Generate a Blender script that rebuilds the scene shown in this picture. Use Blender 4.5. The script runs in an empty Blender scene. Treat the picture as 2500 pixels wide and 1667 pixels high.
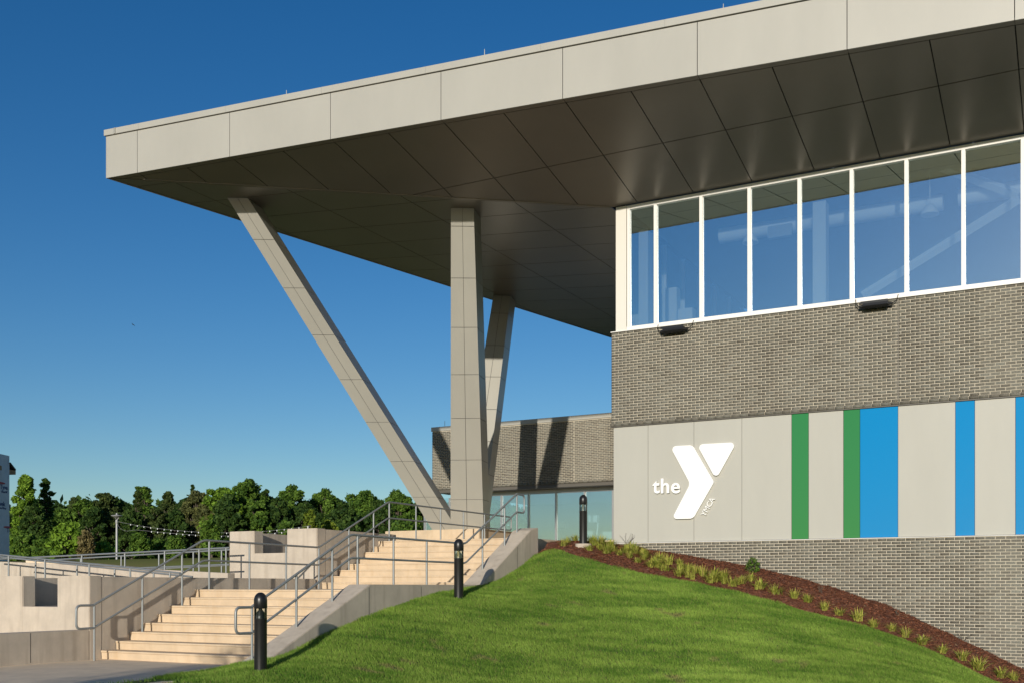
import bpy, bmesh, math, random
import numpy as np
from mathutils import Vector, Matrix
random.seed(7); rng = np.random.default_rng(7)
S = bpy.context.scene
COL = S.collection

# ------------------------------------------------------------------ camera / light
F = 2600.; CX = 1250.; HY = 1430.; PW, PH = 2500., 1667.     # focal length, horizon (pixels of the photograph)
TH = math.atan(F / 4850.); ct, st = math.cos(TH), math.sin(TH)
ZC = 1.41
_px, _py = (1494 - CX) / F * 27.2, 27.2
CA = -(_px * ct - _py * st); CB = -(_px * st + _py * ct)     # camera in facade axes (x along facade, y into the building)
cam = bpy.data.cameras.new('camera'); cam_o = bpy.data.objects.new('camera', cam); COL.objects.link(cam_o)
cam_o.location = (CA, CB, ZC); cam_o.rotation_euler = (math.radians(90), 0, TH)
cam.sensor_width = 36.; cam.lens = F / PW * 36.; cam.shift_y = (HY - PH / 2) / PW
cam.clip_start = 0.1; cam.clip_end = 5000
S.camera = cam_o
S.render.resolution_x = 1024; S.render.resolution_y = 682
SUN = Vector((-0.265, 1.0, -0.221)).normalized()             # direction the light travels
elev = math.asin(-SUN.z)
W = bpy.data.worlds.new('World'); S.world = W; W.use_nodes = True
wn = W.node_tree.nodes; wl = W.node_tree.links
sky = wn.new('ShaderNodeTexSky'); sky.sky_type = 'NISHITA'; sky.sun_disc = False
sky.sun_elevation = elev; sky.sun_rotation = math.atan2(-SUN.x, -SUN.y)
sky.altitude = 0; sky.air_density = 1.0; sky.dust_density = 0.3; sky.ozone_density = 3.0
wn['Background'].inputs['Strength'].default_value = 0.10
hs = wn.new('ShaderNodeHueSaturation'); hs.inputs['Saturation'].default_value = 1.30; hs.inputs['Hue'].default_value = .508
wl.new(sky.outputs[0], hs.inputs['Color']); wl.new(hs.outputs[0], wn['Background'].inputs['Color'])
sl = bpy.data.lights.new('sun', 'SUN'); sl.energy = 4.2; sl.angle = math.radians(0.53); sl.color = (1.0, 0.93, 0.82)
so = bpy.data.objects.new('sun', sl); COL.objects.link(so); so.rotation_euler = SUN.to_track_quat('-Z', 'Y').to_euler()
so.location = (20, -60, 40)
S.view_settings.view_transform = 'Standard'; S.view_settings.look = 'None'
S.view_settings.exposure = 0.0; S.view_settings.gamma = 1.0

def ray(x, y):
    X, Z = (x - CX) / F, (HY - y) / F
    return Vector((X * ct - st, X * st + ct, Z))
def at(x, y, a=None, b=None, z=None, d=None):
    """photo pixel -> point, the distance taken from a plane it touches"""
    r = ray(x, y)
    t = (a - CA) / r.x if a is not None else (b - CB) / r.y if b is not None else (z - ZC) / r.z if z is not None else d
    return Vector((CA + t * r.x, CB + t * r.y, ZC + t * r.z))
def pix(p):
    A, B = p[0] - CA, p[1] - CB
    X = A * ct + B * st; Y = -A * st + B * ct
    return CX + F * X / Y, HY - F * (p[2] - ZC) / Y, Y

# ------------------------------------------------------------------ helpers
def tag(o, label=None, cat=None, group=None, kind=None):
    if label: o['label'] = label
    if cat: o['category'] = cat
    if group: o['group'] = group
    if kind: o['kind'] = kind
    return o
def put(o, parent=None):
    COL.objects.link(o)
    if parent is not None:
        o.parent = parent
        if o.get('_world', 1): o.matrix_parent_inverse = Matrix.Translation(-ROOT[parent.name])
    return o
ROOT = {}
def empty(name, loc, label, cat, group=None):
    o = bpy.data.objects.new(name, None); COL.objects.link(o); o.location = loc
    o.empty_display_size = 0.2; ROOT[o.name] = Vector(loc)
    return tag(o, label, cat, group)
class MB:
    def __init__(s): s.v = []; s.f = []
    def add(s, vs, fs):
        n = len(s.v); s.v += [tuple(p) for p in vs]; s.f += [tuple(i + n for i in f) for f in fs]; return s
    def box(s, x0, x1, y0, y1, z0, z1):
        return s.add([(x0,y0,z0),(x1,y0,z0),(x1,y1,z0),(x0,y1,z0),(x0,y0,z1),(x1,y0,z1),(x1,y1,z1),(x0,y1,z1)],
                     [(0,3,2,1),(4,5,6,7),(0,1,5,4),(1,2,6,5),(2,3,7,6),(3,0,4,7)])
    def prism(s, lo, hi):
        n = len(lo)
        return s.add(list(lo) + list(hi), [tuple(range(n))[::-1], tuple(range(n, 2*n))] + [(i, (i+1) % n, n + (i+1) % n, n + i) for i in range(n)])
    def tube(s, pts, r, n=10, cap=True):
        pts = [Vector(p) for p in pts]; rs = r if isinstance(r, (list, tuple)) else [r] * len(pts)
        rings = []; up = None
        for i, p in enumerate(pts):
            t = ((pts[i] - pts[i-1]).normalized() if i else Vector()) + ((pts[i+1] - pts[i]).normalized() if i < len(pts) - 1 else Vector())
            t.normalize()
            if up is None: up = Vector((0,0,1)) if abs(t.z) < .95 else Vector((1,0,0))
            u = up - t * up.dot(t)
            if u.length < 1e-4: u = t.orthogonal()
            u.normalize(); w = t.cross(u); up = u
            k = 1.
            if 0 < i < len(pts) - 1:
                c = (pts[i] - pts[i-1]).normalized().dot((pts[i+1] - pts[i]).normalized()); k = 1 / max(.6, math.sqrt((1 + c) / 2))
            rings.append([p + (u * math.cos(q) + w * math.sin(q)) * rs[i] * (k if k < 1.2 else 1.) for q in [2*math.pi*j/n for j in range(n)]])
        vs = [v for rg in rings for v in rg]; m = len(pts)
        fs = [(i*n + j, i*n + (j+1) % n, (i+1)*n + (j+1) % n, (i+1)*n + j) for i in range(m-1) for j in range(n)]
        if cap: fs += [tuple(range(n))[::-1], tuple(range((m-1)*n, m*n))]
        return s.add(vs, fs)
    def lathe(s, prof, n=24, c=(0,0,0)):
        vs = [(c[0] + r*math.cos(2*math.pi*j/n), c[1] + r*math.sin(2*math.pi*j/n), c[2] + z) for r, z in prof for j in range(n)]
        m = len(prof)
        fs = [(i*n + j, i*n + (j+1) % n, (i+1)*n + (j+1) % n, (i+1)*n + j) for i in range(m-1) for j in range(n)]
        return s.add(vs, fs + [tuple(range(n))[::-1], tuple(range((m-1)*n, m*n))])
    def build(s, name, mat, parent=None, smooth=False, bevel=0, world=True):
        me = bpy.data.meshes.new(name); me.from_pydata(s.v, [], s.f); me.update()
        if mat: me.materials.append(mat)
        if bevel:
            bm = bmesh.new(); bm.from_mesh(me)
            bmesh.ops.bevel(bm, geom=bm.edges[:], offset=bevel, segments=2, affect='EDGES', clamp_overlap=True)
            bm.to_mesh(me); bm.free()
        if smooth:
            me.polygons.foreach_set('use_smooth', [True] * len(me.polygons))
            if smooth == 'angle':
                me.set_sharp_from_angle(angle=math.radians(40))
        o = bpy.data.objects.new(name, me); o['_world'] = 1 if world else 0
        put(o, parent); del o['_world']
        return o
def rounded(path, r=.06, n=4):
    """round the corners of a polyline"""
    P = [Vector(p) for p in path]; out = [P[0]]
    for i in range(1, len(P) - 1):
        a, b = (P[i-1] - P[i]), (P[i+1] - P[i]); q = min(r, a.length*.45, b.length*.45)
        A, B = P[i] + a.normalized()*q, P[i] + b.normalized()*q
        out += [A*(1-t)**2 + P[i]*2*t*(1-t) + B*t*t for t in [k/n for k in range(n+1)]]
    return out + [P[-1]]
def copy_tree(o, loc, rz=0, label=None, scale=1):
    c = o.copy(); COL.objects.link(c); c.location = loc; c.rotation_euler = (0, 0, rz); c.scale = (scale,)*3
    if label: c['label'] = label
    for ch in o.children:
        k = ch.copy(); COL.objects.link(k); k.parent = c; k.matrix_parent_inverse = Matrix()
        for g in ch.children:
            h = g.copy(); COL.objects.link(h); h.parent = k; h.matrix_parent_inverse = Matrix()
    return c

# ------------------------------------------------------------------ materials
def mat(name, col, rough=.6, metal=0., var=.0, scale=3., bump=0., bscale=60., stretch=(1,1,1), spec=.5, col2=None, cover=None):
    m = bpy.data.materials.new(name); m.use_nodes = True
    N, L = m.node_tree.nodes, m.node_tree.links; p = N['Principled BSDF']
    p.inputs['Base Color'].default_value = (*col, 1); p.inputs['Roughness'].default_value = rough
    p.inputs['Metallic'].default_value = metal; p.inputs['Specular IOR Level'].default_value = spec
    if var or bump:
        tc = N.new('ShaderNodeNewGeometry'); mp = N.new('ShaderNodeMapping'); mp.inputs['Scale'].default_value = stretch
        L.new(tc.outputs['Position'], mp.inputs['Vector'])
    if var:
        nz = N.new('ShaderNodeTexNoise'); nz.inputs['Scale'].default_value = scale; nz.inputs['Detail'].default_value = 6; nz.inputs['Roughness'].default_value = .65
        L.new(mp.outputs[0], nz.inputs['Vector'])
        rp = N.new('ShaderNodeValToRGB'); rp.color_ramp.elements[0].position = .3; rp.color_ramp.elements[1].position = .7
        c2 = col2 or tuple(c * (1 - var) for c in col)
        rp.color_ramp.elements[0].color = (*c2, 1); rp.color_ramp.elements[1].color = (*[min(1, c * (1 + var * .4)) for c in col], 1)
        L.new(nz.outputs['Fac'], rp.inputs[0]); L.new(rp.outputs[0], p.inputs['Base Color'])
    if bump:
        n2 = N.new('ShaderNodeTexNoise'); n2.inputs['Scale'].default_value = bscale; n2.inputs['Detail'].default_value = 4
        L.new(tc.outputs['Position'], n2.inputs['Vector'])
        b = N.new('ShaderNodeBump'); b.inputs['Strength'].default_value = bump; b.inputs['Distance'].default_value = .02
        L.new(n2.outputs['Fac'], b.inputs['Height']); L.new(b.outputs[0], p.inputs['Normal'])
    return m
def concrete(name, base, stain):
    m = mat(name, base, .85, 0, .16, 2.2, .25, 90, (1, 1, 1), .3)
    N, L = m.node_tree.nodes, m.node_tree.links; p = N['Principled BSDF']
    src = p.inputs['Base Color'].links[0].from_socket
    g = N.new('ShaderNodeNewGeometry'); mp = N.new('ShaderNodeMapping'); mp.inputs['Scale'].default_value = (5, 5, .5)
    L.new(g.outputs['Position'], mp.inputs[0])
    nz = N.new('ShaderNodeTexNoise'); nz.inputs['Scale'].default_value = 1.3; nz.inputs['Detail'].default_value = 8; L.new(mp.outputs[0], nz.inputs['Vector'])
    rp = N.new('ShaderNodeValToRGB'); rp.color_ramp.elements[0].position = .5; rp.color_ramp.elements[1].position = .78
    mx = N.new('ShaderNodeMix'); mx.data_type = 'RGBA'; L.new(nz.outputs['Fac'], rp.inputs[0])
    mm = N.new('ShaderNodeMath'); mm.operation = 'MULTIPLY'; mm.inputs[1].default_value = .72; L.new(rp.outputs[0], mm.inputs[0])
    L.new(mm.outputs[0], mx.inputs['Factor']); L.new(src, mx.inputs['A']); mx.inputs['B'].default_value = (*stain, 1)
    v = N.new('ShaderNodeTexVoronoi'); v.inputs['Scale'].default_value = 9; L.new(g.outputs['Position'], v.inputs['Vector'])
    vr = N.new('ShaderNodeValToRGB'); vr.color_ramp.elements[0].color = (.45, .43, .4, 1); vr.color_ramp.elements[1].color = (1, 1, 1, 1); vr.color_ramp.elements[1].position = .06
    m2 = N.new('ShaderNodeMix'); m2.data_type = 'RGBA'; m2.blend_type = 'MULTIPLY'; m2.inputs['Factor'].default_value = .6
    L.new(v.outputs['Distance'], vr.inputs[0]); L.new(mx.outputs['Result'], m2.inputs['A']); L.new(vr.outputs[0], m2.inputs['B'])
    L.new(m2.outputs['Result'], p.inputs['Base Color'])
    return m
def attr_mat(name, rough=.8, transl=.0, gain=1.):
    m = bpy.data.materials.new(name); m.use_nodes = True
    N, L = m.node_tree.nodes, m.node_tree.links; p = N['Principled BSDF']
    at_ = N.new('ShaderNodeAttribute'); at_.attribute_name = 'tint'
    L.new(at_.outputs['Color'], p.inputs['Base Color']); p.inputs['Roughness'].default_value = rough; p.inputs['Specular IOR Level'].default_value = .2
    if transl:
        t = N.new('ShaderNodeBsdfTranslucent'); L.new(at_.outputs['Color'], t.inputs[0])
        mx = N.new('ShaderNodeMixShader'); mx.inputs[0].default_value = transl
        L.new(p.outputs[0], mx.inputs[1]); L.new(t.outputs[0], mx.inputs[2]); L.new(mx.outputs[0], N['Material Output'].inputs[0])
    return m
def glass(name, refl, tint, rough=0.0):
    m = bpy.data.materials.new(name); m.use_nodes = True
    N, L = m.node_tree.nodes, m.node_tree.links; N.remove(N['Principled BSDF'])
    tr = N.new('ShaderNodeBsdfTransparent'); tr.inputs[0].default_value = (*tint, 1)
    gl = N.new('ShaderNodeBsdfGlossy'); gl.inputs['Roughness'].default_value = rough; gl.inputs[0].default_value = (.94, 1, 1, 1)
    fr = N.new('ShaderNodeFresnel'); fr.inputs['IOR'].default_value = 1.5
    ad = N.new('ShaderNodeMath'); ad.operation = 'ADD'; ad.use_clamp = True; ad.inputs[1].default_value = refl; L.new(fr.outputs[0], ad.inputs[0])
    mx = N.new('ShaderNodeMixShader'); L.new(ad.outputs[0], mx.inputs[0]); L.new(tr.outputs[0], mx.inputs[1]); L.new(gl.outputs[0], mx.inputs[2])
    L.new(mx.outputs[0], N['Material Output'].inputs[0])
    return m
M = {}
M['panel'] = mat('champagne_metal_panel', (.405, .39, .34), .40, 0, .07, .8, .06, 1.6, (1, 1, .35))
M['soffit'] = mat('champagne_soffit_shaded', (.185, .165, .138), .33, .4, .07, .7, .04, 1.3)  # same metal as the fascia, underside shade put into the darker colour
M['joint'] = mat('dark_panel_joint', (.03, .03, .03), .9)
M['lightpanel'] = mat('pale_grey_panel', (.425, .415, .365), .55, 0, .05, 1.0, .05, 1.5, (1, 1, .3))
M['green'] = mat('green_panel', (.03, .20, .055), .1)
M['blue'] = mat('blue_panel', (.0, .215, .50), .1)
M['white'] = mat('white_painted_metal', (.82, .81, .78), .4)
M['offwhite'] = mat('off_white_pier', (.70, .67, .60), .5)
M['frame'] = mat('window_frame_white', (.80, .78, .74), .4)
M['mullion'] = mat('grey_aluminium', (.42, .42, .42), .35, .6)
M['darkframe'] = mat('dark_bronze', (.10, .09, .075), .5)
M['concrete'] = concrete('concrete_wall', (.54, .465, .375), (.36, .30, .235))
M['step'] = concrete('concrete_steps', (.62, .48, .325), (.53, .385, .235))
M['paving'] = concrete('concrete_paving', (.78, .63, .45), (.68, .55, .39))
M['sealant'] = mat('grey_sealant', (.22, .20, .17), .8)
M['mortar'] = mat('cream_mortar', (.58, .52, .41), .95, 0, .16, 1.1, .2, 200)
M['rail'] = mat('grey_painted_rail', (.25, .265, .265), .42, .3, .06, 6)
M['black'] = mat('black_powder_coat', (.012, .012, .012), .36, 0, .2, 5)
M['clear'] = glass('clear_lens', .04, (.95, .97, .97))
M['glass'] = glass('tinted_window_glass', .47, (.94, .99, 1.0))
M['glass2'] = glass('storefront_glass', .36, (.8, .92, .97))
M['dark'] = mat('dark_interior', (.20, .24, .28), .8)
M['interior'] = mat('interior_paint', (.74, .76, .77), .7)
M['duct'] = mat('white_duct', (.88, .88, .88), .5)
M['mulch'] = mat('bark_mulch', (.20, .075, .042), .95, 0, .55, 14, .9, 70)
M['soil'] = mat('lawn_soil', (.07, .12, .02), .95, 0, .35, 3, .6, 60)
M['field'] = mat('field_grass', (.14, .17, .045), 1., 0, .45, .25, .0, 8, spec=0., col2=(.17, .145, .07))
M['bark'] = mat('bark', (.12, .095, .07), .95, 0, .4, 6, .6, 20, (3, 3, .6))
M['leaf'] = attr_mat('leaves', .7, .28)
M['blade'] = attr_mat('grass_blades', .75, .22)
M['chip'] = attr_mat('mulch_chip_wood', .95)
M['wrap'] = mat('house_wrap_sheet', (.62, .64, .68), .45, 0, .14, 2.5, .8, 5)
M['lumber'] = mat('lumber', (.42, .26, .13), .8, 0, .3, 6)
M['shingle'] = mat('roof_shingle', (.06, .06, .065), .9, 0, .3, 20)
M['navy'] = mat('navy_print', (.03, .05, .16), .6)
M['red'] = mat('red_print', (.45, .05, .05), .6)
M['bulb'] = mat('bulb_glass', (.9, .9, .86), .2)
M['lamp'] = mat('lamp_metal', (.36, .36, .35), .5, .2)
M['bird'] = mat('bird_feather', (.02, .02, .02), .8)
# bricks: every brick its own shade
bm_ = bpy.data.materials.new('grey_brown_brick'); bm_.use_nodes = True; M['brick'] = bm_
N, L = bm_.node_tree.nodes, bm_.node_tree.links; p = N['Principled BSDF']; p.inputs['Roughness'].default_value = .85; p.inputs['Specular IOR Level'].default_value = .3
aa = N.new('ShaderNodeAttribute'); aa.attribute_name = 'rnd'; oi = N.new('ShaderNodeObjectInfo')
ad = N.new('ShaderNodeMath'); ad.operation = 'ADD'; L.new(aa.outputs['Fac'], ad.inputs[0]); L.new(oi.outputs['Random'], ad.inputs[1])
fr = N.new('ShaderNodeMath'); fr.operation = 'FRACT'; L.new(ad.outputs[0], fr.inputs[0])
rp = N.new('ShaderNodeValToRGB'); E_ = rp.color_ramp.elements
E_[0].color = (.132, .121, .098, 1); E_[1].color = (.212, .207, .174, 1)
for q, c in ((.12, (.152, .142, .116, 1)), (.5, (.178, .170, .141, 1)), (.8, (.19, .185, .157, 1)), (.9, (.168, .152, .124, 1))):
    e = E_.new(q); e.color = c
L.new(fr.outputs[0], rp.inputs[0])
g = N.new('ShaderNodeNewGeometry'); nz = N.new('ShaderNodeTexNoise'); nz.inputs['Scale'].default_value = 70; nz.inputs['Detail'].default_value = 5; L.new(g.outputs['Position'], nz.inputs['Vector'])
r2 = N.new('ShaderNodeValToRGB'); r2.color_ramp.elements[0].position = .3; r2.color_ramp.elements[0].color = (.62, .62, .62, 1); r2.color_ramp.elements[1].position = .7; r2.color_ramp.elements[1].color = (1.2, 1.2, 1.2, 1); L.new(nz.outputs['Fac'], r2.inputs[0])
mx = N.new('ShaderNodeMix'); mx.data_type = 'RGBA'; mx.blend_type = 'MULTIPLY'; mx.inputs['Factor'].default_value = 1; L.new(rp.outputs[0], mx.inputs['A']); L.new(r2.outputs[0], mx.inputs['B']); n3 = N.new('ShaderNodeTexNoise'); n3.inputs['Scale'].default_value = .9; n3.inputs['Detail'].default_value = 5; L.new(g.outputs['Position'], n3.inputs['Vector'])
r3 = N.new('ShaderNodeValToRGB'); r3.color_ramp.elements[0].position = .3; r3.color_ramp.elements[0].color = (.84, .82, .80, 1); r3.color_ramp.elements[1].position = .7; r3.color_ramp.elements[1].color = (1.1, 1.1, 1.08, 1); L.new(n3.outputs['Fac'], r3.inputs[0])
m3 = N.new('ShaderNodeMix'); m3.data_type = 'RGBA'; m3.blend_type = 'MULTIPLY'; m3.inputs['Factor'].default_value = 1; L.new(mx.outputs['Result'], m3.inputs['A']); L.new(r3.outputs[0], m3.inputs['B']); L.new(m3.outputs['Result'], p.inputs['Base Color'])
bp = N.new('ShaderNodeBump'); bp.inputs['Strength'].default_value = .4; bp.inputs['Distance'].default_value = .01; L.new(nz.outputs['Fac'], bp.inputs['Height']); L.new(bp.outputs[0], p.inputs['Normal'])

def np_mesh(name, V, Fc, matl, tint=None, parent=None, smooth=False, face_n=3):
    """mesh from numpy arrays; faces all of face_n corners; tint one colour per vertex"""
    me = bpy.data.meshes.new(name); nf = len(Fc)
    me.vertices.add(len(V)); me.vertices.foreach_set('co', np.ascontiguousarray(V, dtype=np.float32).ravel())
    me.loops.add(nf * face_n); me.loops.foreach_set('vertex_index', np.ascontiguousarray(Fc, dtype=np.int32).ravel())
    me.polygons.add(nf); me.polygons.foreach_set('loop_start', np.arange(0, nf * face_n, face_n, dtype=np.int32))
    if smooth: me.polygons.foreach_set('use_smooth', np.ones(nf, dtype=bool))
    me.update(calc_edges=True)
    if tint is not None:
        A = me.attributes.new('tint', 'FLOAT_COLOR', 'POINT')
        A.data.foreach_set('color', np.concatenate([tint, np.ones((len(V), 1))], 1).astype(np.float32).ravel())
    me.materials.append(matl)
    o = bpy.data.objects.new(name, me); o['_world'] = 1; put(o, parent); del o['_world']
    return o

# ------------------------------------------------------------------ ground, lawn
LAND = 1.345; TOP = 2.635          # stair landing and upper terrace
B0, B1, B2, B3 = -10.74, -8.26, -3.94, -1.46
AL, AR = -6.2, -1.3               # stair side wall face, outer face of the right cheek
gx = np.concatenate([[-1500, -700, -350, -200], np.arange(-130, 46, 2.5), [90, 200, 600, 1500]])
gy = np.concatenate([[-1500, -600, -200, -100, -60], np.arange(-40, 141, 2.5), [200, 350, 700, 1500]])
sm = lambda t: np.clip(t, 0, 1)**2 * (3 - 2*np.clip(t, 0, 1))
GX, GY = np.meshgrid(gx, gy, indexing='ij')
GZ = -.55 - 2.2*sm((GX - 3)/10)*sm((GY + 20)/10) + (2.95 + 1.6*sm((GX-3)/10)*sm((GY+20)/10))*sm((GY + 7)/9)*sm((-GX - 4)/5 + sm((GY-20)/10)*2)
V = np.stack([GX, GY, GZ], -1).reshape(-1, 3); ny = len(gy)
q = np.array([[i*ny + j, (i+1)*ny + j, (i+1)*ny + j+1, i*ny + j+1] for i in range(len(gx)-1) for j in range(ny-1)])
tag(np_mesh('ground', V, q, M['field'], smooth=True, face_n=4), kind='structure')

# control points of the lawn surface, read off the kerb, the mulch edge and the bollard feet
C = []
for x, y in [(165,1345),(400,1250),(700,1110),(900,1020),(1100,960),(1350,880),(1500,845),(1700,828),(1840,775),(2000,670),(2095,600)]:
    C.append(at(600 + x*.34014, 1150 + y*.34014, a=AR))
EDGE_B = -1.8
edge = [at(1300 + x*.5102, 1250 + y*.5102, b=EDGE_B) for x, y in [(80,170),(300,235),(500,290),(700,325),(900,362),(1100,410),(1300,470),(1600,550),(1800,620),(2000,700),(2230,815)]]
C += edge
C += [Vector(v) for v in [(-.58, -12.53, .10), (-.74, -6.35, 1.16), (-2.2, -11.6, .03), (-3.0, -14.2, .0), (-3.4, -17, -.02), (-4, -24, -.1), (10.6, -25, -.25), (3, -20, -.18), (16, -22, -.7),
      (14, -2, -1.5), (20, -10, -1.9), (14, -12, -.9)]]
C += [at(1250, 1667, d=17.2), at(1800, 1667, d=17.3), at(700, 1667, d=15.6), at(2200, 1667, d=17.9)]
LP_ = P = np.array([(v.x, v.y) for v in C]); Zc = np.array([v.z for v in C])
def tps(r2): return np.where(r2 > 1e-12, .5*r2*np.log(np.maximum(r2, 1e-12)), 0)
n = len(P); K = tps(((P[:, None] - P[None])**2).sum(-1)) + np.eye(n)*.25
Q = np.concatenate([np.ones((n, 1)), P], 1)
sol = np.linalg.solve(np.block([[K, Q], [Q.T, np.zeros((3, 3))]]), np.concatenate([Zc, np.zeros(3)]))
def vnoise(x, y, seed=0):
    r = np.random.default_rng(seed).random((64, 64)); xi, yi = np.floor(x).astype(int), np.floor(y).astype(int)
    fx, fy = x - xi, y - yi; fx, fy = fx*fx*(3-2*fx), fy*fy*(3-2*fy)
    g_ = lambda i, j: r[i % 64, j % 64]
    return g_(xi, yi)*(1-fx)*(1-fy) + g_(xi+1, yi)*fx*(1-fy) + g_(xi, yi+1)*(1-fx)*fy + g_(xi+1, yi+1)*fx*fy
def lawn_z(a, b):
    a, b = np.asarray(a, float), np.asarray(b, float); out = np.zeros(a.shape).ravel(); af, bf = a.ravel(), b.ravel()
    for i in range(0, len(af), 50000):
        s_ = slice(i, i+50000); r2 = (af[s_, None] - LP_[:, 0])**2 + (bf[s_, None] - LP_[:, 1])**2
        out[s_] = tps(r2) @ sol[:-3] + sol[-3] + sol[-2]*af[s_] + sol[-1]*bf[s_]
    out += .05*(vnoise(af*.9 + 20, bf*.9 + 20, 31) - .5) + .028*(vnoise(af*2.3 + 40, bf*2.9 + 40, 32) - .5)
    return out.reshape(a.shape)
w1, w2 = at(606, 1626, z=0), at(327, 1664, z=0)
def walk_edge(b):      # lawn / walkway border, x as a function of y
    b = np.asarray(b, float)
    return np.where(b > -11.4, AR, w1.x + (w2.x - w1.x)*(b - w1.y)/(w2.y - w1.y) + np.sin(b*2.1)*.03)
ys = np.concatenate([np.linspace(-27, -14, 40), np.linspace(-13.9, EDGE_B, 110)]); us = np.linspace(0, 1, 130)
YY, UU = np.meshgrid(ys, us, indexing='ij'); XX = walk_edge(YY)*(1 - UU) + 22*UU
ZZ = lawn_z(XX, YY); ZZ = np.maximum(ZZ, np.where(XX < -1.4, .02, -9))
V = np.stack([XX, YY, ZZ], -1).reshape(-1, 3); m_ = len(us)
q = np.array([[i*m_ + j, i*m_ + j+1, (i+1)*m_ + j+1, (i+1)*m_ + j] for i in range(len(ys)-1) for j in range(m_-1)])
tag(np_mesh('lawn', V, q, M['soil'], smooth=True, face_n=4), kind='structure')

def blades(n, x0, x1, y0, y1, seed, hs=1.):
    g_ = np.random.default_rng(seed); x = g_.uniform(x0, x1, n); y = g_.uniform(y0, y1, n)
    k = (x > walk_edge(y) + .01) & (y < EDGE_B + .05*np.sin(x*7)); 
    for fx, fy in ((-.58, -12.53), (-.74, -6.35)): k &= (x - fx)**2 + (y - fy)**2 > .013
    patch = vnoise(x*1.3 + 9, y*1.3, 3)*.6 + vnoise(x*4.1, y*4.1, 4)*.4
    streak = vnoise(x*.9 + y*.5, y*3.2 - x*1.6, 5)*.55 + vnoise(x*3 + y, y*7 - x*3, 6)*.45
    dry = np.clip((patch - .76)*6, 0, 1)
    k &= g_.random(n) > dry*.55
    x, y, patch, streak, dry = x[k], y[k], patch[k], streak[k], dry[k]; n = len(x)
    z = np.maximum(lawn_z(x, y), np.where(x < -1.4, .02, -9))
    h = g_.uniform(.03, .062, n)*hs*(.75 + .5*streak)*(1 - .5*dry); w = g_.uniform(.0035, .0065, n)*1.15; an = g_.uniform(0, 6.283, n)
    la = 2.2 + streak*3 + g_.normal(0, 1.1, n); lean = g_.uniform(.2, 1.0, n)*h
    c, s_ = np.cos(an)*w, np.sin(an)*w
    V = np.empty((n, 3, 3)); V[:, 0] = np.stack([x - c, y - s_, z - .006], -1); V[:, 1] = np.stack([x + c, y + s_, z - .006], -1)
    V[:, 2] = np.stack([x + np.cos(la)*lean, y + np.sin(la)*lean, z + h], -1)
    mow = np.clip((vnoise(x*.55 + y*.35 + 3, y*1.9 - x*1.1, 15) - .58)*4, 0, 1)*np.clip((x + 1)/5, .25, 1)
    t = np.clip(streak*1.1 - .14 + mow*.45 + g_.normal(0, .2, n), 0, 1)[:, None]
    colr = np.array([.078, .18, .015])*(1 - t) + np.array([.34, .49, .085])*t
    d_ = np.clip(dry + (g_.random(n) < .06)*.7, 0, 1)[:, None]
    colr = colr*(1 - d_) + np.array([.30, .245, .10])*d_
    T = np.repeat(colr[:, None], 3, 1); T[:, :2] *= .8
    return V.reshape(-1, 3), T.reshape(-1, 3)
v1, t1 = blades(760000, -3.6, 10.6, -13.6, -1.7, 11); v2, t2 = blades(90000, -4, 16, -22, -13.6, 12, 1.2)
V = np.concatenate([v1, v2]); T = np.concatenate([t1, t2])
tag(np_mesh('grass', V, np.arange(len(V)).reshape(-1, 3), M['blade'], T), 'short mown green turf covering the mounded lawn', 'grass', kind='stuff')

# mulch bed between lawn edge and wall
wallpts = [at(1300 + x*.5102, 1250 + y*.5102, b=0) for x, y in [(385,147),(560,175),(760,207),(1000,250),(1300,315),(1450,362),(1700,445),(1900,535),(2100,632),(2352,755)]]
wx = [-1.6, -.8] + [v.x for v in wallpts] + [14, 22]; wz = [2.56, 2.56] + [v.z for v in wallpts] + [-1.9, -3.]
ex = np.linspace(AR + .01, 14, 200); tt = np.linspace(0, 1, 16)
EX, TT = np.meshgrid(ex, tt, indexing='ij')
YB = EDGE_B - .03; yend = np.where(EX < 0.0, .9, .06)
MY = YB*(1 - TT) + yend*TT
z0 = lawn_z(EX, np.full_like(EX, EDGE_B)) - .01; z1 = np.interp(EX, wx, wz)
TQ = np.where(EX < 0, np.clip(TT*2.1, 0, 1), TT)
MZ = z0*(1 - TQ) + z1*TQ + np.sin(TT*3.1416)*.06*np.clip(EX, 0, 1) + (vnoise(EX*4, MY*4, 8) - .5)*.05
MZ = np.where(EX < 0, np.minimum(np.maximum(MZ, 2.52 - 1.3*np.clip(-1.1 - MY, 0, 1) - .25*np.clip(EX + 1, 0, 1)), TOP - .03), MZ)
def mulch_z(a, b):
    tq = (b - YB)/((.9 if a < 0 else .06) - YB)
    tq = min(1, tq*2.1) if a < 0 else tq
    zz = float(lawn_z(np.array([a]), np.array([EDGE_B]))[0]) - .01
    return min(zz*(1 - tq) + np.interp(a, wx, wz)*tq + math.sin(tq*3.1416)*.06*min(1, max(0, a)), TOP - .03 if a < 0 else 99)
V = np.stack([EX, MY, MZ], -1).reshape(-1, 3)
q = np.array([[i*16 + j, (i+1)*16 + j, (i+1)*16 + j+1, i*16 + j+1] for i in range(199) for j in range(15)])
tag(np_mesh('mulch_bed', V, q, M['mulch'], smooth=True, face_n=4), kind='structure')
n = 42000; g_ = np.random.default_rng(21); i = g_.uniform(0, 168, n); j = g_.uniform(0, 15, n)
i0, j0 = i.astype(int), j.astype(int); fi, fj = (i - i0)[:, None], (j - j0)[:, None]
Gm = np.stack([EX, MY, MZ], -1); B_ = Gm[i0, j0]*(1-fi)*(1-fj) + Gm[i0+1, j0]*fi*(1-fj) + Gm[i0, np.minimum(j0+1, 15)]*(1-fi)*fj + Gm[i0+1, np.minimum(j0+1, 15)]*fi*fj
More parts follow.
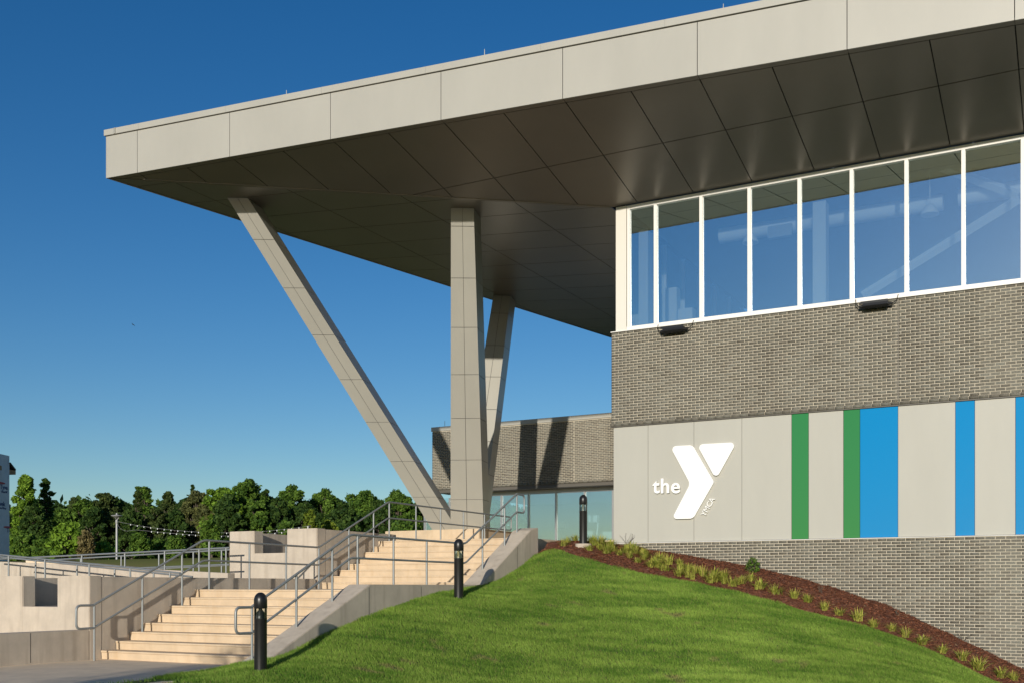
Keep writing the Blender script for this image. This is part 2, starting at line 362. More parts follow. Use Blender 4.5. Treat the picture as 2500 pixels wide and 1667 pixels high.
an = g_.uniform(0, 6.283, n); ln = g_.uniform(.012, .035, n); wd = g_.uniform(.003, .008, n); tl = g_.uniform(-.4, .4, n)
dx = np.stack([np.cos(an)*ln, np.sin(an)*ln, tl*ln], -1); dy = np.stack([-np.sin(an)*wd, np.cos(an)*wd, g_.uniform(-.6, .6, n)*wd], -1); up = np.array([0, 0, .012])
V = np.stack([B_ - dx - dy + up, B_ + dx - dy + up, B_ + dx + dy + up*1.3, B_ - dx + dy + up*1.3], 1).reshape(-1, 3)
t = g_.random(n)[:, None]; colr = np.array([.07, .026, .014])*(1-t) + np.array([.38, .15, .08])*t; colr[g_.random(n) < .03] = (.32, .22, .13)
tag(np_mesh('mulch_chips', V, np.arange(4*n).reshape(-1, 4), M['chip'], np.repeat(colr, 4, 0), face_n=4), 'shredded red-brown bark mulch chips along the brick wall', 'mulch', kind='stuff')

# walkway, terrace
tag(MB().box(-30, -1.3, -40, B0 + .05, -.25, 0).build('walkway', M['paving'], bevel=0), kind='structure')
tag(MB().prism([(x, y, 2.2) for x, y in ((-6.9, B3 + .02), (-1.72, B3 + .02), (-1.72, .9), (.1, .9), (.1, 16), (-13.5, 16), (-13.5, 5), (-8.2, 5), (-6.9, 0))],
                [(x, y, TOP - .004) for x, y in ((-6.9, B3 + .02), (-1.72, B3 + .02), (-1.72, .9), (.1, .9), (.1, 16), (-13.5, 16), (-13.5, 5), (-8.2, 5), (-6.9, 0))]).build('terrace', M['paving']), kind='structure')

# ------------------------------------------------------------------ stairs
def stairs():
    root = empty('staircase', (-4, B0, 0), 'broad cream concrete staircase in two flights rising to the upper terrace', 'stairs')
    def flight(b0, b1, z0, z1, n):
        run = (b1 - b0)/(n - 1); rise = (z1 - z0)/n
        for k in range(n):
            y = b0 + run*k; z = z0 + rise*(k + 1); y2 = y + run + .06 if k < n - 1 else y + .3
            a0 = AL + .015
            prof = [(y + .022, z - rise - .02), (y + .014, z - .045), (y, z - .028), (y + .004, z - .006), (y + .014, z), (y2, z), (y2, z - rise - .02)]
            m = MB().prism([(a0, u, v) for u, v in prof], [(AR - .48, u, v) for u, v in prof]); m.build('step', M['step'], root)
    flight(B0, B1, 0, LAND, 8); flight(B2, B3, LAND, TOP, 8)
    MB().box(AL + .012, AR - .48, B1 + .3, B2 + .02, LAND - .3, LAND).build('landing', M['step'], root)
    # right cheek wall with its three slopes
    k = [(-11.85, .05), (-8.66, 1.445), (-4.42, 1.445), (-2.0, 2.78), (-1.6, 2.86)]
    low = [(y, -.6) for y, _ in k][::-1]
    prof = k + low
    o = MB().prism([(AR - .5, y, z) for y, z in prof], [(AR, y, z) for y, z in prof]).build('cheek_wall', M['concrete'], root, bevel=.012)
    for y in (-8.7, -6.9, -4.45, -2.7):
        z = np.interp(y, [a for a, _ in k], [b for _, b in k])
        MB().box(AR + .0005, AR + .0025, y - .004, y + .004, .2, z - .04).build('control_joint', M['joint'], root)
    return root
stairs()

# left retaining walls with notches
def solid(name, label, cat, parts, loc, group=None):
    root = empty(name, loc, label, cat, group)
    for nm, mb, bv in parts: mb.build(nm, M['concrete'], root, bevel=bv)
    return root
fA = -11.0
nA = [at(x, 1440, b=fA).x for x in (55.5, 139.5)]; zA = 1.615; znA = at(100, 1480, b=fA).z
solid('retaining_wall', 'long low grey concrete wall beside the lower steps and walkway', 'wall',
      [('wall', MB().box(AL - .3, AL, -19.5, fA - .004, -.3, .575), .012)], (AL, -15, 0))
for y in (-12.3, -13.3, -14.3): MB().box(AL + .0005, AL + .003, y - .004, y + .004, 0.02, .56).build('control_joint', M['joint'], bpy.data.objects['retaining_wall'])
dA = at(87, 1440, a=nA[0]).y
solid('notched_planter_wall', 'concrete planter wall with square notch, running beside lower stair flight', 'wall',
      [('wall', MB().box(nA[1], AL, fA, dA, -.3, zA), .014), ('wall', MB().box(-14, nA[0], fA, dA, -.3, zA), .014), ('channel_wall', MB().box(nA[0] - .7, nA[0] - .3, dA + .003, fA + 4.6, -.3, zA - .03), .012),
       ('notch_sill', MB().box(nA[0] - .29, nA[1] + .02, fA + .003, fA + 4.6, -.3, znA), 0),
       ('side_wall', MB().box(AL - .3, AL - .003, dA + .004, -4.15, -.3, zA - .02), .012)], (-7, fA, 0))
fB = -4.08; xb = [at(x, 1350, b=fB).x for x in (560, 621, 700.5)]; zB = 2.86; zn = at(660, 1349, b=fB).z; dB = at(643, 1330, a=xb[1]).y
solid('notched_planter_wall', 'tall pale concrete planter wall with square notch beside upper stair flight', 'wall',
      [('wall', MB().box(xb[2], AL - .02, fB, dB, .5, zB), .014), ('wall', MB().box(xb[0], xb[1], fB, dB, .5, zB - .02), .014), ('channel_wall', MB().box(xb[1] - .7, xb[1] - .3, dB + .003, fB + 4.2, .5, zB - .05), .012),
       ('notch_sill', MB().box(xb[1] - .29, xb[2] + .02, fB + .003, fB + 4.2, .5, zn), 0),
       ('side_wall', MB().box(AL - .32, AL - .024, dB + .004, -.6, .5, zB - .015), .012)], (-7, fB, 1.3))
# soil behind the walls and the switchback ramp
tag(MB().box(-14, nA[0] - .7, dA + .05, -5.25, -.2, 1.2).build('planting_bed', M['mulch']), kind='structure')
rw = [at(x, y, b=-5.2) for x, y in ((-120, 1366), (30, 1371), (200, 1379), (400, 1390), (556, 1398))]
root = empty('ramp_wall', (-10, -5.2, 1.2), 'grey concrete ramp wall behind the near railings', 'wall')
for i in range(4):
    A_, B_ = rw[i], rw[i+1]
    MB().prism([(A_.x, -5.2, 1.0), (B_.x, -5.2, 1.0), B_, A_], [(A_.x, -4.95, 1.0), (B_.x, -4.95, 1.0), B_ + Vector((0, .25, 0)), A_ + Vector((0, .25, 0))]).build('wall_section', M['concrete'], root)
tag(MB().prism([(-16, -4.94, 2.0), (-9.0, -4.94, 1.5), (-9.0, -3.2, 1.5), (-16, -3.2, 2.0)], [(-16, -4.94, 2.15), (-9.0, -4.94, 1.65), (-9.0, -3.2, 1.65), (-16, -3.2, 2.15)]).build('ramp', M['paving']), kind='structure')

# ------------------------------------------------------------------ handrails
RR = .023
def rail(name, label, a, top, mid, posts, base, loops=(), group=None):
    root = empty(name, (a, posts[0], base(posts[0])), label, 'handrail', group)
    P3 = lambda q: [(a, y, z) for y, z in q]
    MB().tube(rounded(P3(top), .1), RR, 12).build('top_rail', M['rail'], root, smooth='angle')
    MB().tube(rounded(P3(mid), .1), RR*.92, 12).build('lower_rail', M['rail'], root, smooth='angle')
    ty, tz = zip(*top)
    for y in posts: MB().tube([(a, y, base(y) - .02), (a, y, float(np.interp(y, ty, tz)))], RR*.95, 12).build('post', M['rail'], root, smooth='angle')
    for lp in loops: MB().tube(rounded(P3(lp), .1), RR, 12).build('end_loop', M['rail'], root, smooth='angle')
    return root
def step_z(y):
    if y < B0: return 0.
    if y < B1: return LAND/8*(1 + math.floor((y - B0)/((B1 - B0)/7) + 1e-6))
    if y < B2: return LAND
    if y < B3: return LAND + (TOP - LAND)/8*(1 + math.floor((y - B2)/((B3 - B2)/7) + 1e-6))
    return TOP
T_ = [(-11.14, 1.06), (-8.30, 2.39), (-4.42, 2.36), (-1.45, 3.68), (5.2, 3.67)]; M_ = [(y, z - .43) for y, z in T_]
rail('handrail', 'grey pipe handrail on the left of the steps beside the planter walls', -5.9, T_, M_,
     [-11.14, -9.97, -8.91, -8.13, -6.88, -5.63, -4.41, -3.2, -2.13, -1.41, -.1, 1.2, 2.5, 3.79], step_z,
     [[(-11.14, 1.05), (-11.55, 1.05), (-11.55, .61), (-11.14, .62)], [(5.2, 3.67), (5.55, 3.67), (5.55, 3.24), (5.2, 3.24)]])
ck = lambda y: float(np.interp(y, [-11.85, -8.66, -4.42, -2.0, -1.6], [.05, 1.445, 1.445, 2.78, 2.86])) if y > -12 else 0.
T_ = [(-11.53, 1.07), (-8.8, 2.39), (-4.55, 2.37), (-2.09, 3.67)]; M_ = [(y, z - .44) for y, z in T_]
rail('handrail', 'grey pipe handrail on the right cheek of the steps beside the lawn', AR - .35, T_, M_,
     [-11.53, -10.39, -9.37, -8.59, -7.38, -6.15, -4.95, -3.77, -2.7, -2.07], ck,
     [[(-11.53, 1.06), (-11.92, 1.06), (-11.92, .63), (-11.53, .63)], [(-2.09, 3.67), (-1.68, 3.67), (-1.68, 3.23), (-2.09, 3.23)]])
def ramp_rail(label, b, p0, p1, n, drop, height=1.0, xs=None):
    A_, B_ = at(*p0, b=b), at(*p1, b=b)
    root = empty('ramp_handrail', (A_.x, b, A_.z - height), label, 'handrail', 'ramp railings behind the planter walls')
    MB().tube([A_, B_], RR, 12).build('top_rail', M['rail'], root, smooth='angle')
    if drop: MB().tube([A_ - Vector((0,0,drop)), B_ - Vector((0,0,drop))], RR*.9, 12).build('lower_rail', M['rail'], root, smooth='angle')
    for x in xs:
        t = (x - p0[0])/(p1[0] - p0[0]); q = at(x, p0[1] + (p1[1] - p0[1])*t, b=b)
        MB().tube([q - Vector((0, 0, height)), q], RR, 10).build('post', M['rail'], root, smooth='angle')
ramp_rail('near ramp handrail sloping down to the steps', -7.4, (-60, 1347), (440, 1398), 5, 0, 1.0, (21, 110, 218, 318, 415))
ramp_rail('second ramp handrail running just behind the near one', -6.3, (-60, 1352), (470, 1407), 5, 0, 1.0, (-20, 87, 188, 280, 375))
ramp_rail('far ramp handrail rising toward the tall notched wall', -4.85, (-30, 1365), (560, 1336), 5, .42, 1.0, (92, 200, 305, 402, 486, 552))
ramp_rail('farthest ramp handrail in front of the grass field', -3.3, (120, 1366), (575, 1340), 5, .42, .95, (120, 197, 296, 388, 472, 541))

# ------------------------------------------------------------------ main building
BL = empty('sports_centre_building', (6, 0, 0), 'modern grey brick building with ribbon windows, pale panels and coloured stripes', 'building')
AMAX = 13.0; HEAD = 11.04; SILL = 7.87; PT = 5.49; PB = 2.515
CH, BLN, MJ = .068, .2035, .0125
def face_map(kind):
    if kind == 'front': return lambda u, z, dpt: (u, -dpt, z)
    if kind == 'left': return lambda u, z, dpt: (-dpt, u, z)
def brick_rects(u0, u1, z0, rows, cuts=(), header_end=True, ledge=None):
    out = []
    for r in range(rows):
        z = z0 + r*CH; off = 0 if r % 2 else BLN/2; u = u0 - off
        while u < u1:
            a_, b_ = max(u, u0), min(u + BLN - MJ, u1)
            if a_ > u0: a_ = a_
            seg = [(a_, b_)]
            for c in cuts: seg = [s2 for s in seg for s2 in (([(s[0], c - .007), (c + .007, s[1])]) if s[0] < c < s[1] else [s])]
            for s in seg:
                if s[1] - s[0] > .03: out.append((s[0], s[1], z, z + CH - MJ, r))
            u += BLN
    return out
def merged_bricks(rects, mp, parent, depth=.006, rnd_seed=1):
    r_ = random.Random(rnd_seed); nB = len(rects); V = np.empty((nB, 8, 3)); rv = np.empty((nB, 8))
    for k, (a_, b_, c_, d_, r) in enumerate(rects):
        dp = depth + r_.uniform(-.0015, .0015); j1, j2 = r_.uniform(-.0015, .0015), r_.uniform(-.0015, .0015)
        V[k, 0] = mp(a_ + j1, c_ + j2, dp); V[k, 1] = mp(b_ + j1, c_ + j2, dp); V[k, 2] = mp(b_ + j1, d_ + j2, dp); V[k, 3] = mp(a_ + j1, d_ + j2, dp)
        V[k, 4] = mp(a_ + j1, c_ + j2, -.01); V[k, 5] = mp(b_ + j1, c_ + j2, -.01); V[k, 6] = mp(b_ + j1, d_ + j2, -.01); V[k, 7] = mp(a_ + j1, d_ + j2, -.01)
        rv[k] = r_.random()
    f0 = np.array([(0,1,2,3),(1,0,4,5),(3,2,6,7),(0,3,7,4),(2,1,5,6)])
    Fc = (np.arange(nB)[:, None, None]*8 + f0[None]).reshape(-1, 4)
    o = np_mesh('bricks', V.reshape(-1, 3), Fc, M['brick'], parent=parent, face_n=4)
    A = o.data.attributes.new('rnd', 'FLOAT', 'POINT'); A.data.foreach_set('value', rv.ravel().astype(np.float32))
    o['kind'] = 'stuff'
    return o
BR_MESH = {}
def single_brick(r, mp_kind, parent, rr, y0=0.):
    a_, b_, c_, d_, _ = r; key = round(b_ - a_, 3)
    if key not in BR_MESH:
        m = MB().box(-key/2, key/2, -.0065, .01, -(CH - MJ)/2, (CH - MJ)/2)
        me = bpy.data.meshes.new('brick'); me.from_pydata(m.v, [], m.f); me.materials.append(M['brick']); BR_MESH[key] = me
    o = bpy.data.objects.new('brick', BR_MESH[key]); COL.objects.link(o)
    o.location = ((a_ + b_)/2 + rr.uniform(-.0015, .0015), y0 + rr.uniform(-.002, .002), (c_ + d_)/2 + rr.uniform(-.001, .001))
    o.parent = parent; o.matrix_parent_inverse = Matrix.Translation(-ROOT_OF[parent.name])
ROOT_OF = {}
def wall_part(name, mb, parent):
    o = mb.build(name, M['mortar'], parent); ROOT_OF[o.name] = Vector(o.matrix_parent_inverse.translation)*0
    ROOT_OF[o.name] = Vector((0, 0, 0)); return o
# mortar backing of the two brick bands
up = wall_part('upper_brick_wall', MB().box(0.0, AMAX, 0, .25, PT, SILL - .01).box(0.0, .25, .25, 13, PT, SILL - .01), BL)
lo = wall_part('lower_brick_wall', MB().box(0.0, AMAX, 0, .25, -2.5, PB - .02).box(0.0, .25, .25, 13, 2.3, PB - .02), BL)
def sub(o, parent):
    """parent a mesh built in world axes under a part of a thing"""
    o.parent = parent; o.matrix_parent_inverse = parent.matrix_parent_inverse.inverted() @ Matrix.Translation(Vector((0,0,0))) if False else Matrix()
    # parent's local axes equal world axes (its own inverse cancels the root offset)
    return o
CJ = 6.946
ru = brick_rects(-.012, AMAX, PT + .068, 34, (CJ,)); rl = [r for r in brick_rects(-.012, AMAX, PB - .02 - 68*CH, 68) if r[2] > np.interp((r[0]+r[1])/2, wx, wz) - .35]
led = brick_rects(-.03, AMAX, PT - .0, 1)
allr = [(pix(((r[0]+r[1])/2, 0, r[2]))[2], k, r) for k, r in [('u', q) for q in ru] + [('l', q) for q in rl]]
def vis(k, r):
    x, y, d = pix(((r[0]+r[1])/2, 0, r[2]))
    return 0 < x < 2495 and y < 1660 and (k == 'u' or r[2] > np.interp((r[0]+r[1])/2, wx, wz) + .06)
near = sorted([t for t in allr if vis(t[1], t[2])], key=lambda t: t[0])[:290]
pick = {(t[1], t[2]) for t in near}
rr = random.Random(5)
fm = face_map('front'); lm = face_map('left')
for k, part, rects in (('u', up, ru), ('l', lo, rl)):
    rest = [r for r in rects if (k, r) not in pick]
    o = merged_bricks(rest, fm, None, rnd_seed=3 if k == 'u' else 4); o.parent = part
    for r in rects:
        if (k, r) in pick:
            single_brick(r, 'front', part, rr)
o = merged_bricks(brick_rects(0.02, 13, PT + .068, 34), lm, None, rnd_seed=9); o.parent = up
# projecting bottom course of the upper band
o = merged_bricks([(r[0], r[1], PT - .004, PT + .058, 0) for r in brick_rects(-.035, AMAX, PT, 1)], fm, None, depth=.034, rnd_seed=6); o.parent = up
o.name = 'ledge_course'
x = MB().box(CJ - .007, CJ + .007, -.0045, .01, PT + .07, SILL - .02).build('control_joint', M['sealant'], None); x.parent = up
# flashing lines
MB().box(-.03, AMAX, -.03, .1, PB - .018, PB - .006).build('flashing', M['white'], BL)
MB().box(-.02, AMAX, -.02, .1, PT - .03, PT - .008).build('flashing', M['darkframe'], BL)
MB().box(-.02, AMAX, -.045, .12, SILL - .009, SILL + .012).build('flashing', M['frame'], BL)
# cladding panels
pb = [.045, .971, 2.169, 3.368, 4.558, 4.953, 5.744, 6.112, 6.938, 8.133, 8.526, 9.328, 10.5, 11.7, AMAX]
pm = ['lightpanel']*4 + ['green', 'lightpanel', 'green', 'blue', 'lightpanel', 'blue', 'lightpanel', 'blue', 'lightpanel', 'lightpanel']
lab = {'green': 'glossy green stripe panel', 'blue': 'glossy blue stripe panel', 'lightpanel': None}
for i in range(len(pm)):
    o = MB().box(pb[i] + .004, pb[i+1] - .004, .022, .05, PB + .004, PT - .035).build('cladding_panel', M[pm[i]], BL, bevel=.003)
    if lab[pm[i]]: o['label'] = lab[pm[i]]
MB().box(.05, AMAX, .052, .2, PB - .01, PT).build('panel_backing', M['joint'], BL)
for i in range(5): MB().box(.022, .05, .06 + 2.6*i, .06 + 2.6*i + 2.59, PB + .004, PT - .035).build('cladding_panel', M['lightpanel'], BL)
MB().box(.052, .2, .2, 13, PB - .01, PT).build('panel_backing', M['joint'], BL)
# ribbon window
wmx = [.408, 1.168, 2.352, 3.548, 4.739, 5.926, 7.116, 8.296, 9.471, 10.66, 11.85, AMAX]
MB().box(.11, .395, -.01, .25, SILL + .014, HEAD).build('corner_pier', M['offwhite'], BL, bevel=.004)
MB().box(.4, AMAX, .0, .12, SILL + .014, SILL + .105).build('window_sill', M['frame'], BL, bevel=.003)
MB().box(.4, AMAX, .0, .12, HEAD - .10, HEAD - .004).build('window_head', M['frame'], BL, bevel=.003)
for i, a in enumerate(wmx):
    w = .04 if i else .035
    a_ = a + (.04 if i == 0 else 0)
    MB().box(a_ - w, a_ + w, .003, .12, SILL + .106, HEAD - .101).build('mullion', M['frame'], BL, bevel=.003)
for i in range(len(wmx) - 1):
    z0, z1 = SILL + .10, HEAD - .095
    MB().box(wmx[i] + .04 + (.035 if i == 0 else 0), wmx[i+1] - .04, .06, .066, z0, z1).build('window_pane', M['glass'], BL)
# left return of the window band
MB().box(.115, .25, .255, .33, SILL, HEAD).build('mullion', M['frame'], BL)
for i in range(8): MB().box(.16, .166, .33 + 1.55*i, .33 + 1.55*i + 1.5, SILL, HEAD).build('window_pane', M['glass'], BL); MB().box(.12, .24, .33 + 1.55*i + 1.5, .33 + 1.55*(i+1), SILL, HEAD).build('mullion', M['frame'], BL)
# room behind the glass
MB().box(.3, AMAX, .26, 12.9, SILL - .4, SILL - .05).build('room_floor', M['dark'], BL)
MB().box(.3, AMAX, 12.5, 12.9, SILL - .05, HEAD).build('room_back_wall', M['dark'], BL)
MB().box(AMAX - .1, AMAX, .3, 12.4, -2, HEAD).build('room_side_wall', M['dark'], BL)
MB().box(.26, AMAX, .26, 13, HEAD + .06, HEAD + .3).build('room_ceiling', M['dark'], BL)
for x0, x1, b in ((1559, 1582, 1.0), (1984, 2016, 1.0)):
    a0, a1 = at(x0, 700, b=b).x, at(x1, 700, b=b).x
    MB().box(a0, a1, b, b + .35, SILL - .05, HEAD - .35).build('interior_column', M['interior'], BL)
d0, d1 = at(1758, 577, b=1.9), at(2303, 494, b=1.9); d2, d3 = at(2340, 484, b=1.9), at(2560, 452, b=1.9)
for A_, B_ in ((d0, d1), (d2, d3)): MB().tube([A_, A_*.5 + B_*.5, B_], .19, 20).build('air_duct', M['duct'], BL, smooth='angle')
g0 = at(1905, 565, b=1.7); MB().box(g0.x - .3, g0.x + .3, 1.62, 1.75, g0.z - .16, g0.z + .14).build('duct_grille', M['mullion'], BL)
for (x0, y0), (x1, y1) in (((2106, 722), (2488, 486)), ((2290, 405), (2488, 478))):
    A_, B_ = at(x0, y0, b=1.5), at(x1, y1, b=1.5); MB().tube([A_, B_], .11, 4).build('diagonal_brace', M['interior'], BL)
for x, y in ((1832, 594), (2270, 525)):
    q = at(x, y, b=1.2); MB().lathe([(.06, .24), (.10, .22), (.19, .05), (.21, 0), (.20, 0), (.02, .08)], 18, (q.x, q.y, q.z)).tube([(q.x, q.y, q.z + .2), (q.x, q.y, HEAD)], .012, 6).build('high_bay_lamp', M['white'], BL, smooth='angle')
for x0, x1, y in ((1622, 1652, 705), (1655, 1690, 755)):
    A_, B_ = at(x0, y, b=3.0), at(x1, y, b=3.0); MB().box(A_.x, B_.x, 3., 3.3, SILL - .05, A_.z).build('cabinet', M['white'], BL)
# low wing behind
BW = 13.053; WL = -13.72
WG = empty('low_wing_building', (-7, BW, TOP), 'low flat-roofed brick wing with glazed front behind the column', 'building')
ww = wall_part('brick_wall', MB().box(WL, .3, BW, BW + .3, PT, SILL + .09).box(WL, WL + .3, BW + .3, BW + 9, PT, SILL + .09), WG)
wr = brick_rects(WL - .012, .0, PT + .068, 35, (at(1402, 1100, b=BW).x,))
vw = [(abs(pix(((r[0]+r[1])/2, BW, r[2]))[0] - 1440), r) for r in wr]
wp = {r for _, r in sorted(vw)[:280]}
wfm = lambda u, z, dp: (u, BW - dp, z)
o = merged_bricks([r for r in wr if r not in wp] , wfm, None, rnd_seed=12); o.parent = ww
for r in wr:
    if r in wp: single_brick(r, 'front', ww, rr, BW)
o = merged_bricks([(r[0], r[1], PT - .004, PT + .058, 0) for r in brick_rects(WL - .02, 0, PT, 1)], wfm, None, depth=.03, rnd_seed=13); o.parent = ww; o.name = 'ledge_course'
o = merged_bricks(brick_rects(BW, BW + 9, PT + .068, 35), lambda u, z, dp: (WL - dp, u, z), None, rnd_seed=14); o.parent = ww
MB().box(WL - .04, .2, BW - .05, BW + 9, SILL + .093, SILL + .27).build('coping', M['panel'], WG, bevel=.004)
MB().box(WL + .2, .1, BW + .02, BW + 1.0, PT - .14, PT - .012).build('soffit', M['darkframe'], WG)
GB = BW + .75
MB().box(WL + .5, .1, GB - .06, GB + .08, PT - .30, PT - .145).build('glazing_head', M['mullion'], WG)
mw = [at(x, 1250, b=GB).x for x in (1225, 1291, 1358, 1428, 1497)]; sp = (mw[3] - mw[0])/3
mw = [mw[0] - sp*k for k in range(1, 4)][::-1] + mw
while mw[-1] + sp < -.1: mw.append(mw[-1] + sp)
mw.append(.05)
for a in mw: MB().box(a - .035, a + .035, GB - .055, GB + .075, TOP, PT - .302).build('mullion', M['mullion'], WG)
for i in range(len(mw) - 1): MB().box(mw[i] + .036, mw[i+1] - .036, GB, GB + .008, TOP + .06, PT - .302).build('window_pane', M['glass2'], WG)
MB().box(mw[0], .1, GB - .05, GB + .07, TOP - .003, TOP + .058).build('glazing_sill', M['mullion'], WG)
MB().box(WL + .3, 0, BW + 8.5, BW + 8.8, TOP, PT).box(WL + .3, 0, GB + .1, BW + 8.8, PT - .1, PT - .0).build('room', M['interior'], WG)
g_ = random.Random(3)
for k in range(9):
    a = -9.5 + .55*k; h = g_.uniform(.9, 1.9); b = GB + g_.uniform(1., 2.5)
    MB().tube([(a, b, TOP), (a + g_.uniform(-.3, .3), b + .2, TOP + h)], .035, 8).box(a - .25, a + .2, b - .1, b + .3, TOP + .02, TOP + .3).box(a - .3, a + .1, b, b + .2, TOP + h - .3, TOP + h).build('exercise_machine', M['white'], WG)
MB().box(WL + .3, 0, GB + .1, BW + 8.5, TOP - .1, TOP + .01).build('room_floor', M['interior'], WG)

# ------------------------------------------------------------------ canopy
CN = empty('roof_canopy', (-4, -2, HEAD), 'huge pointed champagne metal roof canopy with shade-toned panelled soffit', 'canopy')
KF, KL = .2, .0905
TIP = Vector((-12.1, -5.495)); FS = .0867
bf = lambda a: -5.495 + (a + 12.1)*FS
zf = lambda a, b: HEAD - KF*b + .02
zl = lambda a, b: HEAD - KL*a + .02
LE = Vector((-6.57, 15.49)); FH = 1.075; RE = 13.0
def clip(poly, nrm, off):      # keep n.p >= off
    out = []
    for i in range(len(poly)):
        A_, B_ = poly[i], poly[(i+1) % len(poly)]; da, db = nrm[0]*A_[0] + nrm[1]*A_[1] - off, nrm[0]*B_[0] + nrm[1]*B_[1] - off
        if da >= 0: out.append(A_)
        if (da >= 0) != (db >= 0): t = da/(da - db); out.append((A_[0] + (B_[0]-A_[0])*t, A_[1] + (B_[1]-A_[1])*t))
    return out
def area(p): return .5*sum(p[i][0]*p[(i+1) % len(p)][1] - p[(i+1) % len(p)][0]*p[i][1] for i in range(len(p)))
def inset(p, g):
    if area(p) < 0: p = p[::-1]
    q = list(p)
    for i in range(len(p)):
        A_, B_ = p[i], p[(i+1) % len(p)]; dx, dy = B_[0]-A_[0], B_[1]-A_[1]; l = math.hypot(dx, dy)
        if l < 1e-6: continue
        nx, ny_ = -dy/l, dx/l; q = clip(q, (nx, ny_), nx*A_[0] + ny_*A_[1] + g)
        if len(q) < 3: return []
    return q
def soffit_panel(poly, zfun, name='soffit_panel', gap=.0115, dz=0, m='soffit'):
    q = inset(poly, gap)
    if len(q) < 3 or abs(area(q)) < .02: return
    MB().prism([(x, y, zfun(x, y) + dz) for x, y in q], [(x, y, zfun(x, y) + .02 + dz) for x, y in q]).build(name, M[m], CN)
SW = .16
front = [(TIP.x + .9, bf(TIP.x + .9) + SW), (RE, bf(RE) + SW), (RE, 0.01), (0, 0.01)]
# the fold runs from the wall corner to the tip: keep what lies in front of it
front = [(TIP.x, TIP.y), (RE, bf(RE)), (RE, .0), (0, 0)]
sn = Vector((-FS, 1)).normalized()
main = clip(front, sn, sn.dot(TIP) + SW); strip = clip(front, -sn, -(sn.dot(TIP) + SW))
ja = [-11.04 + 1.467*i for i in range(-2, 19)]
for i in range(len(ja) - 1):
    c = clip(clip(main, (1, 0), ja[i]), (-1, 0), -ja[i+1])
    if len(c) < 3: continue
    for h in (clip(c, (0, 1), -2.16), clip(c, (0, -1), 2.16)):
        if len(h) > 2: soffit_panel(h, zf)
for i in range(-1, 9):
    c = clip(clip(strip, (1, 0), -11.04 + 2.934*i), (-1, 0), -(-11.04 + 2.934*(i+1)))
    if len(c) > 2: soffit_panel(c, zf, 'edge_trim', .005)
left = [(TIP.x, TIP.y), (0, 0), (0, 15.49), (LE.x, LE.y)]
ed = (LE - TIP).normalized(); en = Vector((ed.y, -ed.x))
lmain = clip(left, en, en.dot(TIP) + .1); lstrip = clip(left, -en, -(en.dot(TIP) + .1))
soffit_panel(lstrip, zl, 'edge_trim', .005)
jb = [-1.65 + 1.53*k for k in range(-3, 13)]; jl = [-13.2, -10.45, -7.73, -5.0, -2.29, .5]
for i in range(len(jb) - 1):
    for j in range(len(jl) - 1):
        c = lmain
        for nn, off in (((0, 1), jb[i]), ((0, -1), -jb[i+1]), ((1, 0), jl[j]), ((-1, 0), -jl[j+1])): c = clip(c, nn, off) if len(c) > 2 else []
        if len(c) > 2: soffit_panel(c, zl)
# dark backing above the joints, roof deck
MB().prism([(x, y, zf(x, y) + .03) for x, y in inset(front, .03)], [(x, y, zf(x, y) + .06) for x, y in inset(front, .03)]).build('backing', M['joint'], CN)
MB().prism([(x, y, zl(x, y) + .03) for x, y in inset(left, .03)], [(x, y, zl(x, y) + .06) for x, y in inset(left, .03)]).build('backing', M['joint'], CN)
# fold trim: a narrow raised strip along the crease
fd = (Vector((0, 0)) - TIP).normalized(); fn = Vector((-fd.y, fd.x))
pa, pb_ = TIP + fd*1.0, Vector((0, 0)) - fd*.05
MB().prism([(*(pa - fn*.05), zf(pa.x, pa.y) - .004), (*(pb_ - fn*.05), zf(pb_.x, pb_.y) - .004), (*(pb_ + fn*.03), zl(pb_.x, pb_.y) - .012), (*(pa + fn*.03), zl(pa.x, pa.y) - .012)],
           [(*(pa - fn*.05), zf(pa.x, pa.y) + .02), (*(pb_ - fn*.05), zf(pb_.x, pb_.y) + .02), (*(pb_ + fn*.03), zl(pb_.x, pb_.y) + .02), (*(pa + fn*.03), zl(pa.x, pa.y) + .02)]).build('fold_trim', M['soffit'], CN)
# fascia panels and coping
def vpanel(A_, B_, zfun, h0, h1, out, name, m='panel', th=.03, gap=.0075):
    d_ = (B_ - A_).normalized(); A2, B2 = A_ + d_*gap, B_ - d_*gap; nr = Vector((d_.y, -d_.x))*out
    lo_ = [(A2.x, A2.y, zfun(*A2) + h0), (B2.x, B2.y, zfun(*B2) + h0), (B2.x, B2.y, zfun(*B2) + h1), (A2.x, A2.y, zfun(*A2) + h1)]
    return MB().prism(lo_, [(x - nr.x*th, y - nr.y*th, z) for x, y, z in lo_]).build(name, M[m], CN)
fa = [-12.1] + [-11.04 + 2.934*i for i in range(0, 9)]; fa[-1] = RE
for i in range(len(fa) - 1):
    vpanel(Vector((fa[i], bf(fa[i]))), Vector((fa[i+1], bf(fa[i+1]))), zf, -.012, FH, 1, 'fascia_panel')
nl = 8
for i in range(nl):
    A_, B_ = TIP.lerp(LE, i/nl), TIP.lerp(LE, (i+1)/nl)
    vpanel(A_, B_, zl, -.012, FH, -1, 'fascia_panel')
